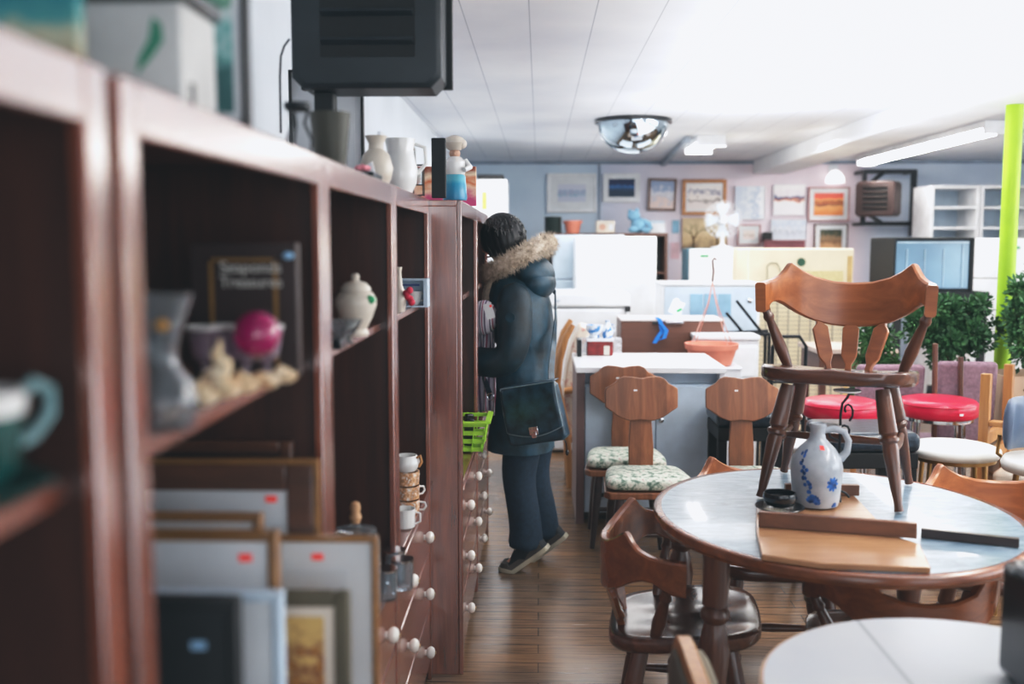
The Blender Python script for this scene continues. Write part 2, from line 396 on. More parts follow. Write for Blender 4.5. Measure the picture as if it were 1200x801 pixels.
# conduit and little hooks
a, b = G(775, 194, ZC - .03), G(806, 163, ZC - .03)
w = MB().bar(a, b, .05, .05)
tag(w.build('wiring_duct', mat('grey duct', (150, 160, 172), .5), bevel=.005), 'short grey wiring duct running along the ceiling behind the dome mirror', 'duct')
for k, (u, v, lb) in enumerate(((965, 72, 'clear plastic hook on the ceiling, to the left of the pair above the table chair'), (986, 70, 'clear plastic hook on the ceiling, to the right of the pair above the table chair'))):
    h = G(u, v - 12, ZC)
    w = MB().box(h.x - .02, h.x + .02, h.y - .02, h.y + .02, ZC - .006, ZC - .001).path([(h.x, h.y, ZC - .005), (h.x, h.y, ZC - .03), (h.x + .012, h.y, ZC - .042), (h.x + .024, h.y, ZC - .03)], .004, 8)
    tag(w.build('ceiling_hook', WHITEM), lb, 'hook')

def area(name, loc, rot, sx, sy, power, col):
    l = bpy.data.lights.new(name, 'AREA'); l.shape = 'RECTANGLE'; l.size = sx; l.size_y = sy; l.energy = power; l.color = col
    o = bpy.data.objects.new(name, l); COL.objects.link(o); o.location = loc; o.rotation_euler = rot; return o
area('shop_window_daylight', (2.6, YF - .15, 1.5), (PI / 2, 0, 0), 6.0, 1.6, 60, (.92, .96, 1.0))
area('side_window_daylight', (XR + .15, 3.2, 1.55), (0, PI / 2, 0), 1.5, 6.4, 150, (.88, .95, 1.0))
area('ceiling_fill', (1.55, 4.8, 1.84), (PI, 0, 0), 1.4, 4.4, 62, (.97, .985, 1.0))  # upward fill added without any fixture, brightens the ceiling
area('mid_room_fill', (1.3, 5.9, 2.40), (.25, 0, 0), 2.0, .4, 32, (1.0, .99, .98))  # added fill with no fixture of its own, brightens the appliance fronts
area('back_room_fill', (1.6, 8.3, 2.37), (0, 0, 0), 4.2, .5, 60, (1.0, .985, .97))  # area fill added on top of the tubes, lifts back wall and appliances
wd = bpy.data.worlds.new('daylight'); SC.world = wd; wd.use_nodes = True
wd.node_tree.nodes['Background'].inputs['Color'].default_value = (.75, .87, 1.0, 1); wd.node_tree.nodes['Background'].inputs['Strength'].default_value = .9

# ------------------------------------------------------------------ bookcases along the left wall
SH, DK = 1.345, .69           # shelf and deck heights
def bookcase(y0, y1, xf, label, shelf=True, drawers=True, H=1.703, xb=XL + .02):
    t = thing('bookcase', label, 'bookcase', ((xf + xb) / 2, (y0 + y1) / 2, 0), 0, 'mahogany bookcases in a row')
    st, ap = .042, .052
    for ya, yb in ((y0, y0 + .022), (y1 - .022, y1)):
        MB().box(xb, xf - .016, ya, yb, 0, H - .02).build('side_panel', MAHOG if xf > -.3 and ya == y0 else MAHOG_DIM, t, .002)
    MB().box(xb, xf - .016, y0, y1, H - .02, H).build('top_panel', MAHOGY, t, .002)
    MB().box(xb, xb + .012, y0 + .022, y1 - .022, .05, H - .02).build('back_panel', MAHOG_SHADE, t)
    fr = MB().box(xf - .016, xf, y0, y0 + st, 0, H).box(xf - .016, xf, y1 - st, y1, 0, H)
    fr.box(xf - .016, xf, y0 + st, y1 - st, H - ap, H).build('face_frame', MAHOG, t, .003)
    if shelf: MB().box(xb + .012, xf - .035, y0 + .022, y1 - .022, SH - .022, SH).build('shelf', MAHOGY, t, .003)
    MB().box(xb + .012, xf - .004, y0 + .022, y1 - .022, DK - .025, DK).build('deck', MAHOGY, t, .003)
    MB().box(xb + .012, xf - .02, y0 + .022, y1 - .022, 0, .065).build('plinth', MAHOG_SHADE, t)
    if drawers:
        for za, zb in ((.07, .268), (.275, .472), (.479, .66)):
            d = MB().box(xf - .03, xf - .003, y0 + st + .003, y1 - st - .003, za, zb).build('drawer', MAHOGY, t, .006)
            for f in (.24, .76):
                ky = y0 + (y1 - y0) * f; kz = (za + zb) / 2; Mk = RM(0, 0, PI / 2, (xf - .003, ky, kz))
                k = MB(); k.lathe([(.010, 0), (.009, .004), (.016, .008), (.0205, .016), (.0205, .022), (.015, .030), (.004, .034)], n=18, M=Mk)
                k.mi = 1; k.lathe([(.0055, .0335), (.0055, .0365), (.001, .037)], n=10, M=Mk)
                k.build('knob', [KNOB, BRASS], d)
    return t
XFA, XFB = -.38, -.27
bookcase(.045, .880, XFA, 'mahogany bookcase nearest the camera, holding the teal cup', drawers=False)
bookcase(.907, 1.767, XFA, 'mahogany bookcase holding leaning picture frames and a magenta glass ball')
bookcase(1.769, 2.62, XFA, 'mahogany bookcase holding the white lidded ginger jar')
bookcase(2.622, 3.455, XFA, 'mahogany bookcase holding stacked cups, just before the deeper cabinet')
bookcase(3.46, 4.36, XFB, 'deeper mahogany bookcase whose wide end panel stands out into the aisle', H=1.70)
bookcase(4.362, 5.26, XFB, 'deeper mahogany bookcase that the shopper in the parka is looking into', H=1.70)

# ------------------------------------------------------------------ framed pictures
def picture(name, label, x0, x1, z0, z1, y, fw, fm, mm, am, mw=None, tilt=0, roll=0, group=None, depth=.022, sticker=None, smat=None, cat='picture', art_inset=None, extra=None):
    """a framed picture facing -Y"""
    cx = (x0 + x1) / 2; w2 = (x1 - x0) / 2; h = z1 - z0
    t = thing(name, label, cat, (cx, y, z0), 0, group, (tilt, roll))
    f = MB()
    for q in ((-w2, -w2 + fw, 0, h), (w2 - fw, w2, 0, h), (-w2 + fw, w2 - fw, 0, fw), (-w2 + fw, w2 - fw, h - fw, h)): f.box(q[0], q[1], 0, depth, q[2], q[3])
    f.build('frame', fm, t, min(.004, fw * .2), world=False)
    if mm is not None: MB().box(-w2 + fw, w2 - fw, depth * .4, depth * .9, fw, h - fw).build('mat_board', mm, t, world=False)
    if am is not None:
        m_ = mw if mw is not None else 0
        k = (m_ if not isinstance(m_, tuple) else m_)
        k = (k, k, k, k) if not isinstance(k, tuple) else k     # left, right, bottom, top margins inside the frame
        MB().box(-w2 + fw + k[0], w2 - fw - k[1], depth * .3, depth * .95, fw + k[2], h - fw - k[3]).build('print', am, t, world=False)
    if sticker:
        for (sx, sz, sw, sh) in sticker: MB().box(sx - cx - sw / 2, sx - cx + sw / 2, -.0015 if fw * 0 else depth * .22, depth * .29, sz - z0 - sh / 2, sz - z0 + sh / 2).build('price_sticker', smat or STICK, t, world=False)
    return t
# leaning in the second bookcase
def lean(u, v, Y, name, label, fw, fm, mm, am, mw=None, width=.40, st=None, smat=None, inner=None):
    p = W(u, v, Y)
    s = None
    if st:
        q = W(st[0], st[1], Y); s = [(q.x, q.z, .018, .010)]
    return picture(name, label, max(p.x - width, XL + .05), p.x, DK + .002, p.z, Y, fw, fm, mm, am, mw, tilt=-.02, sticker=s, smat=smat, group='pictures leaning in the bookcase')
FLOW = art('flower print', [(.15, (64, 70, 40)), (.42, (160, 96, 40)), (.5, (104, 44, 30)), (.58, (206, 150, 64)), (.66, (126, 60, 36)), (.9, (216, 180, 110))], ns=14, amt=.35)
DARKA = art('dark still life', [(.15, (96, 60, 34)), (.35, (24, 26, 28)), (1, (22, 24, 28))], ns=7, amt=.15)
PLAIN = art('faint drawing', [(.2, (206, 212, 218)), (.6, (222, 226, 230)), (1, (216, 222, 228))], ns=5, amt=.1)
lean(340, 518, 1.71, 'framed_picture', 'rearmost leaning picture, dark wooden frame with thin gold edge, barely showing', .022, BRNF, DARKW, None, st=(302, 524))
bf = lean(365, 546, 1.60, 'framed_picture', 'leaning picture with thick brown frame, gold outer edge and white mat', .045, BRNF, PAPER, None, st=(315, 587))
eg = MB(); fx = W(365, 546, 1.60); w2_ = .20; hh_ = fx.z - DK - .002
for q_ in ((-w2_ - .007, -w2_ - .0005, 0, hh_ + .007), (w2_ + .0005, w2_ + .007, 0, hh_ + .007), (-w2_, w2_, hh_ + .0005, hh_ + .007)): eg.box(q_[0], q_[1], .001, .022, q_[2], q_[3])
eg.build('gilt_edge', GOLDF, bf, world=False)
lean(303, 605, 1.455, 'framed_picture', 'leaning picture in thin gold frame, top edge showing just above the dark gold frame', .012, GOLDF, PAPER, None, width=.36)
lean(322, 626, 1.33, 'framed_picture', 'leaning picture in dark gold frame with red dot on its white mat', .014, GOLDF, PAPER, None, st=(284, 657))
lean(327, 698, 1.23, 'framed_picture', 'leaning picture in pale silver frame in front of the dark gold one', .012, PALEB, PAPER, None, width=.33)
lean(275, 705, 1.12, 'framed_picture', 'frontmost leaning black picture with a pale blue label', .014, BLACKF, None, DARKA, width=.33, st=(228, 761), smat=STICKB)
lean(440, 632, 1.52, 'framed_picture', 'large leaning picture in thin gold frame with white mat, sticking out into the aisle', .008, GOLDF, PAPER, PLAIN, (.06, .04, .05, .045), width=.44, st=(370, 655))
lean(407, 697, 1.385, 'framed_picture', 'leaning picture of orange flowers in wide olive frame', .022, OLIVEF, mat('ivory mat', (226, 214, 200), .8), FLOW, .016, width=.30)

# ------------------------------------------------------------------ things on the bookcase shelves
def onshelf(u, Y, z): q = W(u, 300, Y); return V((q.x, Y, z + .001))
# teal cup and saucer (first bookcase)
c = V((-.44, .745, SH + .001)); cs = .82
t = thing('teacup', 'teal glazed cup with looped handle on its saucer, on the shelf nearest the camera', 'cup', c)
MB().lathe([(.03, 0), (.035, .003), (.062, .018), (.060, .020), (.03, .008)], c, 30).build('saucer', TEAL, t)
c = c + V((0, 0, .0085))
MB().lathe([(r_ * cs, z_ * cs) for r_, z_ in ((.024, .002), (.028, .004), (.044, .03), (.05, .085), (.047, .085), (.04, .03), (.02, .008))], c, 26).build('cup_bowl', TEAL, t)
MB().lathe([(r_ * cs, z_ * cs) for r_, z_ in ((.0505, .080), (.052, .100), (.047, .100), (.0465, .080))], c, 26).build('rim', CHINA, t)
MB().path([c + V(q_) * cs for q_ in ((.02, .048, .085), (.028, .070, .100), (.034, .090, .090), (.034, .090, .066), (.026, .070, .046), (.018, .042, .040))], .0055, 10).build('handle', mat('pale teal glaze', (110, 146, 150), .3), t)
c = V((-.43, .585, SH + .001))
t = thing('sugar_bowl', 'green glazed lidded sugar bowl beside the teal cup', 'bowl', c)
MB().lathe([(.02, .001), (.04, .02), (.045, .05), (.035, .07), (.03, .07), (.02, .01)], c, 24).build('bowl', TEAL, t)
MB().lathe([(.037, .071), (.03, .085), (.008, .095), (.01, .105), (.002, .112)], c, 24).build('lid', CHINA, t)
c = V((-.46, .72, DK + .001))
w = MB().lathe([(.06, .001), (.10, .06), (.11, .16), (.09, .24), (.05, .28), (.06, .31), (.052, .31), (.04, .28)], c, 26)
tag(w.build('floor_vase', mat('dark green glaze', (28, 48, 46), .35)), 'dark green vase on the low deck of the nearest bookcase', 'vase')
# second bookcase: flared glass vase
c = onshelf(205, 1.08, SH); c.x = -.42
t = thing('glass_vase', 'tall clear cut glass vase with flared mouth and amber sticker', 'vase', c)
MB().lathe([(.036, .001), (.038, .012), (.042, .03), (.036, .052), (.022, .068), (.02, .085), (.026, .112), (.040, .150), (.037, .150), (.023, .112), (.017, .085), (.019, .070), (.032, .052), (.037, .03), (.02, .012)], c, 28).build('vase_body', GLASS, t)
MB().sphere(c + V((.014, -.024, .117)), (.009, .003, .006), 12, 8).build('price_sticker', AMBER, t)
c2 = c + V((-.08, .06, 0))
w = MB().lathe([(.03, .001), (.034, .012), (.036, .05), (.03, .06), (.028, .055), (.03, .02)], c2, 24)
tag(w.build('glass_tumbler', GLASSL), 'small lilac glass tumbler tucked behind the flared glass vase', 'glass')
# plaque with gold lettering
def text(body, size, mat_, M, parent, ext=.0008):
    cu = bpy.data.curves.new('lettering', 'FONT'); cu.body = body; cu.size = size; cu.extrude = ext; cu.align_x = 'CENTER'
    o = bpy.data.objects.new('lettering', cu); COL.objects.link(o); bpy.context.view_layer.update()
    dg = bpy.context.evaluated_depsgraph_get(); me = bpy.data.meshes.new_from_object(o.evaluated_get(dg))
    bpy.data.objects.remove(o); me.materials.clear(); me.materials.append(mat_)
    ob = bpy.data.objects.new('lettering', me); COL.objects.link(ob); ob.parent = parent; ob.matrix_basis = M; return ob
a, b = W(222, 300, 1.52), W(350, 420, 1.52)
x0, x1, zt = a.x, b.x, W(300, 284, 1.52).z
t = thing('lettered_plaque', 'dark brown box lid with gold border and pale lettering behind the glassware', 'plaque', ((x0 + x1) / 2, 1.52, SH + .001))
MB().box(x0, x1, 1.52, 1.545, SH + .001, zt).build('board', mat('dark brown board', (56, 38, 36), .45), t, .003)
f = MB()
e0, e1, g0, g1 = x0 + .03, x1 - .03, SH + .02, zt - .024
for q in ((e0, e0 + .006, g0, g1), (e1 - .006, e1, g0, g1), (e0, e1, g1 - .005, g1)): f.box(q[0], q[1], 1.5175, 1.5205, q[2], q[3])
f.build('gold_border', mat('gold line', (150, 110, 54), .4), t)
TXT = mat('pale lettering ink', (226, 224, 216), .5)
text('Seaponds', .025, TXT, RM(0, PI / 2, 0, (.012, -.002, W(300, 320, 1.52).z - SH)), t)
text('Treasures', .024, TXT, RM(0, PI / 2, 0, (.012, -.002, W(300, 337, 1.52).z - SH)), t)
MB().sphere((x1 - .012, 1.516, zt - .02), (.009, .003, .006), 10, 6).build('price_sticker', STICKB, t)
# magenta ball on shells, tumblers
c = W(301, 391, 1.34)
t = thing('glass_ball', 'shiny magenta glass ball resting on the shells', 'ornament', c)
MB().sphere(c, .0315, 28, 18).build('ball', GLASSP, t)
MB().lathe([(.006, -.0335), (.008, -.0305), (.004, -.030)], c, 12).build('cap', CHROME, t)
for k in range(4):
    q = W(240 + k * 24, 400, 1.42 + .02 * (k % 2))
    cc = V((q.x, q.y, SH + .001))
    if k == 0:
        t0 = thing('stemmed_glass', 'lilac fluted dessert glass behind the shells, first from the flared vase', 'glass', cc, 0, 'lilac glasses')
        MB().lathe([(.022, .001), (.022, .004), (.005, .010), (.005, .03), (.018, .04), (.026, .085), (.024, .085), (.015, .043), (.003, .034)], cc, 20).build('bowl', GLASSL, t0)
        MB().lathe([(.0255, .081), (.0268, .086), (.0238, .086), (.0235, .081)], cc, 20).build('rim', CHINA, t0)
    else:
        dup(t0, cc, 0, ['', 'lilac fluted dessert glass behind the shells, second from the flared vase', 'lilac fluted dessert glass directly behind the magenta ball', 'lilac fluted dessert glass nearest the plaque edge'][k], 'lilac glasses')
for k, (u, Y, r) in enumerate(((234, 1.20, .026), (257, 1.25, .032), (282, 1.30, .028), (306, 1.335, .030), (330, 1.40, .026))):
    q = W(u, 430, Y); cc = V((q.x, Y, SH + .001))
    lab = ['small tan seashell beside the flared glass vase', 'upright orange seashell among the shells on the shelf', 'flat cream seashell between the orange one and the glass ball', 'broad cream seashell under the magenta glass ball', 'small cream seashell at the end of the shell row'][k]
    sp = MB()
    hh = (1.2, 2.6, 1.0, .62, .9)[k]
    n = 26; rings = []
    for i in range(n):
        tt = i / (n - 1); a = tt * 2.2 * 2 * PI; rad = r * (1 - tt) ** .9 * .75
        ring_r = max(r * .55 * (1 - tt) ** .8, .0008)
        cen = cc + V((math.cos(a) * rad * .45, math.sin(a) * rad * .45, r * .55 + tt * r * hh * .8))
        rings.append([cen + V((math.cos(k2 / 10 * 2 * PI) * ring_r, math.sin(k2 / 10 * 2 * PI) * ring_r, math.sin(k2 / 10 * 2 * PI + a) * ring_r * .5)) for k2 in range(10)])
    sp.loft(rings)
    tag(sp.build('seashell', SHELLW, bevel=0), lab, 'shell', 'shells on the shelf')
# third bookcase: ginger jar, glass dish, box
c = W(417, 360, 2.20); c.z = SH + .001; rj = .046
t = thing('ginger_jar', 'white lidded ginger jar with green patch on the bookcase shelf', 'jar', c)
g = MB()
g.lathe([(.026, 0), (.028, .006), (.024, .016), (.036, .04), (.046, .068), (.046, .082), (.038, .096), (.031, .100)], c, 30)
g.build('jar_body', CREAMC, t)
MB().lathe([(.034, .1005), (.034, .106), (.024, .118), (.010, .122), (.008, .126), (.010, .132), (.006, .138), (.001, .139)], c, 26).build('lid', CREAMC, t)
MB().sphere(c + V((.036, -.024, .082)), (.012, .008, .010), 12, 8).build('painted_leaf', mat('green glaze', (40, 160, 100), .3), t)
c = W(402, 380, 2.02); c.z = SH + .001
w = MB().lathe([(.022, 0), (.026, .004), (.014, .012), (.030, .03), (.040, .05), (.037, .05), (.026, .03), (.01, .016)], c, 24)
tag(w.build('glass_dish', GLASS), 'small footed glass dish in front of the ginger jar', 'dish')
q = W(396, 390, 1.93)
tag(MB().box(q.x - .04, q.x + .012, 1.90, 1.96, SH + .001, SH + .022).build('trinket_box', BLACKG, bevel=.003), 'flat black trinket box at the edge of the ginger jar shelf', 'box')
c = V((-.425, 2.25, DK + .001))
t = thing('glass_jar', 'clear glass jar with round figure shaped stopper on the lower deck', 'jar', c)
MB().lathe([(.05, 0), (.057, .004), (.057, .17), (.047, .19), (.044, .19), (.052, .17), (.05, .008)], c, 28).build('jar_body', GLASS, t)
MB().lathe([(.049, .191), (.049, .199), (.012, .208), (.010, .214)], c, 24).build('lid', GLASS, t)
MB().lathe([(.010, .2145), (.015, .228), (.010, .240), (.013, .250), (.010, .262), (.001, .266)], c, 16).build('stopper', mat('tan figure', (196, 150, 110), .5), t)
for k in range(3):
    q = c + V((.055 + .03 * (k % 2), .09 + .075 * k, 0))
    if k == 0:
        s0 = thing('crystal_glass', 'small cut crystal glass beside the stoppered jar', 'glass', q, 0, 'crystal glasses on the deck')
        MB().lathe([(.024, 0), (.026, .004), (.028, .075), (.025, .075), (.022, .008)], q, 16).build('bowl', GLASS, s0)
        MB().lathe([(.0282, .071), (.029, .077), (.0248, .077)], q, 16).build('rim', CHROME, s0)
    else: dup(s0, q, 0, ['', 'second cut crystal glass along the deck from the stoppered jar', 'cut crystal glass farthest from the stoppered jar'][k])
# fourth bookcase: china box card, vase with flower, cups
a = W(472, 350, 3.2); b = W(505, 350, 3.2)
t = thing('gift_box', 'pale blue boxed cup set with window front on the shelf', 'box', ((a.x + b.x) / 2 - .02, 3.22, SH + .001))
x0, x1 = a.x - .03, b.x - .012
bx = MB(); z0, z1 = SH + .001, SH + .092
bx.box(x0, x1, 3.27, 3.275, z0, z1).box(x0, x1, 3.20, 3.27, z0, z0 + .005).box(x0, x1, 3.20, 3.27, z1 - .005, z1).box(x0, x0 + .005, 3.20, 3.27, z0 + .005, z1 - .005).box(x1 - .012, x1, 3.20, 3.27, z0 + .005, z1 - .005)
bx.build('carton', PALEB, t)
MB().lathe([(.014, .007), (.022, .02), (.026, .052), (.024, .052), (.019, .02)], ((x0 + x1) / 2 + .01, 3.23, SH), 20).path([((x0 + x1) / 2 + .034, 3.225, SH + .045), ((x0 + x1) / 2 + .046, 3.222, SH + .04), ((x0 + x1) / 2 + .044, 3.222, SH + .026), ((x0 + x1) / 2 + .03, 3.226, SH + .02)], .003, 8).build('boxed_cup', CHINA, t)
MB().box((x0 + x1) / 2 - .03, (x0 + x1) / 2 + .03, 3.198, 3.2, z1 - .022, z1 - .016).build('blue_band', mat('navy print', (40, 60, 120), .5), t)
c = W(474, 370, 2.98); c.z = SH + .001; c.x -= .015
t = thing('bud_vase', 'slender bud vase with red blossoms on the shelf beside the boxed cup', 'vase', c)
MB().lathe([(.016, 0), (.02, .02), (.022, .05), (.010, .08), (.007, .12), (.010, .135), (.007, .135), (.004, .1)], c, 20).build('vase_body', CREAMC, t)
fl = MB()
for k in range(5): fl.sphere(c + V((.03 + .008 * math.cos(k * 1.3), .012 * math.sin(k * 1.3) - .01, .03 + .009 * k)), .011, 10, 7)
fl.path([c + V((.008, 0, .05)), c + V((.02, -.005, .06)), c + V((.03, -.01, .05))], .002, 6)
fl.build('blossom', mat('crimson petals', (200, 40, 70), .6), t)
CUPB = blotch('basket print china', [(.35, (238, 236, 232)), (.5, (214, 160, 110)), (.58, (150, 100, 64)), (.66, (240, 238, 234))], 60, .3)
cx_, cy_ = W(484, 590, 3.12).x - .02, 3.12
for k in range(3):
    z = DK + .001 + k * .046
    cc = V((cx_, cy_, z))
    if k == 0:
        u0 = thing('mug', 'basket patterned white mug, lowest of the stack on the deck', 'mug', cc, 0, 'stacked basket patterned mugs')
        MB().lathe([(.034, 0), (.040, .003), (.042, .044), (.039, .044), (.036, .006)], cc, 26).build('mug_body', CUPB, u0)
        MB().path([cc + V((.0415, 0, .036)), cc + V((.058, 0, .034)), cc + V((.062, 0, .022)), cc + V((.054, 0, .011)), cc + V((.041, 0, .010))], .0035, 8).build('handle', CHINA, u0)
    else: dup(u0, cc, .5 * k, ['', 'basket patterned white mug, middle of the stack on the deck', 'basket patterned white mug, topmost of the stack on the deck'][k])
cc = V((cx_, cy_, DK + .001 + 3 * .046))
t = thing('creamer', 'white china creamer with wicker wrapped handle atop the mug stack', 'creamer', cc)
MB().lathe([(.03, 0), (.042, .016), (.043, .03), (.034, .05), (.031, .05), (.036, .02)], cc, 24).build('bowl', CHINA, t)
MB().path([cc + V((.03, -.01, .04)), cc + V((.046, -.01, .05)), cc + V((.05, -.01, .03)), cc + V((.04, -.01, .014))], .005, 8).build('handle', OAK, t)
c = W(478, 612, 2.95); c.z = DK + .001; c.x -= .01
tag(MB().lathe([(.026, 0), (.032, .005), (.034, .06), (.031, .06), (.028, .008)], c, 22).path([c + V((.033, 0, .05)), c + V((.048, 0, .045)), c + V((.048, 0, .02)), c + V((.032, 0, .012))], .003, 8).build('china_cup', CHINA), 'plain white china cup in front of the mug stack', 'cup')
# lime basket on the deck of the deep bookcase
p0, p1 = -.50, -.215
cy0, cy1 = 4.02, 4.28
t = thing('plastic_basket', 'lime green slotted plastic basket sticking out of the deep bookcase', 'basket', ((p0 + p1) / 2, (cy0 + cy1) / 2, DK + .001))
def rect(x0, x1, y0, y1, z): return [V((x0, y0, z)), V((x1, y0, z)), V((x1, y1, z)), V((x0, y1, z))]
bk = MB(); z0 = DK + .006; tp = .024
bk.box(p0 + tp, p1 - tp, cy0 + tp, cy1 - tp, z0, z0 + .006)
bh = .125
for lev in (.010, .045, .08, .115):
    s = tp * (1 - lev / bh); hgt = .018 if lev < .11 else .015
    for (xa, ya, xb_, yb_) in ((p0 + s, cy0 + s, p1 - s, cy0 + s), (p1 - s, cy0 + s, p1 - s, cy1 - s), (p1 - s, cy1 - s, p0 + s, cy1 - s), (p0 + s, cy1 - s, p0 + s, cy0 + s)):
        bk.bar((xa, ya, z0 + lev), (xb_, yb_, z0 + lev), .006, hgt)
for k in range(7):
    f = k / 6
    for (A, B) in (((p0, cy0), (p1, cy0)), ((p1, cy0), (p1, cy1)), ((p0, cy1), (p1, cy1))):
        mx, my = A[0] + (B[0] - A[0]) * f, A[1] + (B[1] - A[1]) * f
        cxm, cym = (p0 + p1) / 2, (cy0 + cy1) / 2
        ins = V((cxm - mx, cym - my, 0)).normalized() * tp
        bk.bar((mx + ins.x, my + ins.y, z0), (mx, my, z0 + bh), .010, .005)
bk.bar((p1 + .006, cy0, z0 + bh), (p1 + .006, cy1, z0 + bh), .022, .008).bar((p0, cy0 - .004, z0 + bh), (p1, cy0 - .004, z0 + bh), .022, .008)
bk.build('basket_body', LIMEP, t)
for k, (dx, dy, lab) in enumerate(((-.06, .07, 'small black gadget lying in the lime basket near its front'), (-.13, .13, 'small black gadget lying in the lime basket behind the first'), (-.07, .18, 'small black gadget at the far side of the lime basket'))):
    q = V((p1 + dx - .02, cy0 + dy, z0 + .016))
    tag(MB().box(-.018, .018, -.012, .012, 0, .115, RM(.3 * k, 0, .08, q)).build('gadget', BLACKG, bevel=.006), lab, 'gadget', 'gadgets in the lime basket')
# things in the far bookcase upper shelf (seen past the end panel)
for k, (y, h, m_, lab) in enumerate(((3.74, .24, REDV, 'red spined book upright on the deep bookcase shelf'), (3.79, .20, CREAMC, 'cream spined book upright next to the red one'), (3.85, .22, BLACKF, 'black spined book upright past the cream one'))):
    tag(MB().box(-.52, -.30, y - .016, y + .016, SH + .001, SH + .001 + h).build('book', m_, bevel=.002), lab, 'book', 'books in the deep bookcase')

# ------------------------------------------------------------------ things on top of the bookcases
TZ = 1.704
AXM = art('mountain painting', [(.0, (120, 84, 60)), (.18, (150, 130, 100)), (.34, (176, 176, 150)), (.46, (60, 140, 138)), (.62, (10, 116, 126)), (1, (16, 100, 116))], ns=5, amt=.14)
tag(MB().box(-.72, -.452, .985, 1.005, TZ, TZ + .15, None).build('painted_canvas', AXM, bevel=.003), 'unframed teal canvas of pale mountains on top of the nearest bookcase', 'painting')
c = V((-.45, 1.20, TZ))
t = thing('wooden_box', 'white painted box with dark lid and green leaf on its side', 'box', c)
MB().box(-.515, -.405, 1.142, 1.262, TZ, TZ + .118).build('box_body', mat('chalky white', (206, 206, 204), .6, var=.05), t, .003)
MB().box(-.525, -.398, 1.134, 1.27, TZ + .119, TZ + .138).build('lid', BLACKG, t, .004)
lf = MB(); lf.prism([(-.005, .0), (.004, .02), (.012, .045), (.004, .062), (-.008, .066), (-.004, .04), (-.008, .018)], 0, .002, RM(0, PI / 2, .35, (-.452, 1.1425, TZ + .036)))
lf.build('painted_leaf', mat('leaf paint', (60, 140, 110), .6), t)
MB().box(-.4055, -.4035, 1.165, 1.18, TZ + .004, TZ + .032).build('painted_door', BLACKF, t)
GREENA = art('green landscape', [(.1, (60, 110, 110)), (.35, (130, 190, 186)), (.5, (206, 222, 220)), (.65, (70, 130, 104)), (.85, (150, 190, 170)), (1, (60, 120, 100))], ns=6, amt=.3)
picture('framed_picture', 'green landscape in white lipped dark frame standing behind the white box', -.74, -.388, TZ, TZ + .30, 1.34, .009, BLACKF, WHITEM, GREENA, .012)
# cable on the wall
tag(MB().path([W(339, 46, 2.585), W(333, 54, 2.57), W(329, 66, 2.56), W(328, 90, 2.56), W(329, 156, 2.56)], .003, 8).build('cable', BLACKG), 'thin black cable drooping from the hanging heater to the bookcase top', 'cable')
# hanging heater
def heater(name, label, M, w_, h_, d_, body, gap, fins, flange):
    t = thing(name, label, 'heater', M.translation, M.to_euler().z)
    r = .028
    def prof(y, ins): return [V((x, y, z)) for x, z in ((-w_ / 2 + ins + r, ins), (w_ / 2 - ins - r, ins), (w_ / 2 - ins, ins + r), (w_ / 2 - ins, h_ - ins - r), (w_ / 2 - ins - r, h_ - ins), (-w_ / 2 + ins + r, h_ - ins), (-w_ / 2 + ins, h_ - ins - r), (-w_ / 2 + ins, ins + r))]
    MB().loft([prof(0, .012), prof(.012, 0), prof(d_, 0)]).build('casing', body, t, .003, world=False)
    fl = MB()
    x0, x1 = -w_ * .30, w_ * .33; z0, z1 = h_ * .16, h_ * .90
    fl.box(x0, x1, -.002, .008, z0, z1).build('grille_recess', gap, t, world=False)
    for k in range(fins):
        zc = z0 + (z1 - z0) * (k + .5) / fins
        MB().box(x0 + .004, x1 - .004, -.018, .012, -.0045, .0045, RM(0, -.5, 0, (0, -.002, zc))).build('louver', body, t, .001, world=False)
    if flange: MB().box(-w_ / 2 - .012, w_ / 2 + .015, d_, d_ + .03, .02, h_).build('back_flange', BLACK, t, .002, world=False)
    return t
pl, pr = W(341, 103, 2.6), W(517, 103, 2.6)
hh = heater('unit_heater', 'big black louvered heater hung below the ceiling over the bookcases', RM(0, 0, 0, ((pl.x + pr.x) / 2, 2.6, pl.z)), pr.x - pl.x, ZC - .03 - pl.z, .16, HEATG, HEATD, 5, True)
w = MB().box(-.595, -.545, 2.66, 2.72, TZ, pl.z - .001).box(-.62, -.52, 2.63, 2.75, TZ, TZ + .012)
w.build('bracket', BLACK, hh, .004)
MB().box(XL + .001, -.60, 2.80, 2.84, ZC - .12, ZC - .07).build('wall_arm', BLACK, hh, .004)
w = MB().bar((-.35, 2.72, ZC - .035), (-.35, 2.72, ZC - .001), .03, .03).bar((-.56, 2.72, ZC - .035), (-.56, 2.72, ZC - .001), .03, .03)
w.build('hanger', BLACKM, hh)
# pot, iron holder, pale picture, vases, lantern, figurine
def top(u, Y, x=None): q = W(u, 200, Y); return V((q.x if x is None else x, Y, TZ))
c = top(388, 2.06); 
tag(MB().lathe([(.030, 0), (.031, .004), (.041, .104), (.0415, .112), (.038, .112), (.029, .01)], c, 30).build('plant_pot', mat('dark olive glaze', (66, 64, 54), .5)), 'dark olive flower pot on top of the bookcase below the heater', 'pot')
c = top(350, 1.80)
w = MB()
for k in range(3):
    a = k / 3 * 2 * PI
    w.path([c + V((.022 * math.cos(a), .022 * math.sin(a), 0)), c + V((.026 * math.cos(a), .026 * math.sin(a), .03)), c + V((.012 * math.cos(a), .012 * math.sin(a), .06)), c + V((.020 * math.cos(a), .020 * math.sin(a), .085))], .003, 8)
w.lathe([(.020, .082), (.024, .086), (.024, .096), (.020, .094)], c, 20).lathe([(.022, 0), (.025, .003), (.022, .006)], c, 20)
tag(w.build('candle_holder', BLACKM), 'black wrought iron candle holder left of the olive pot', 'candle holder')
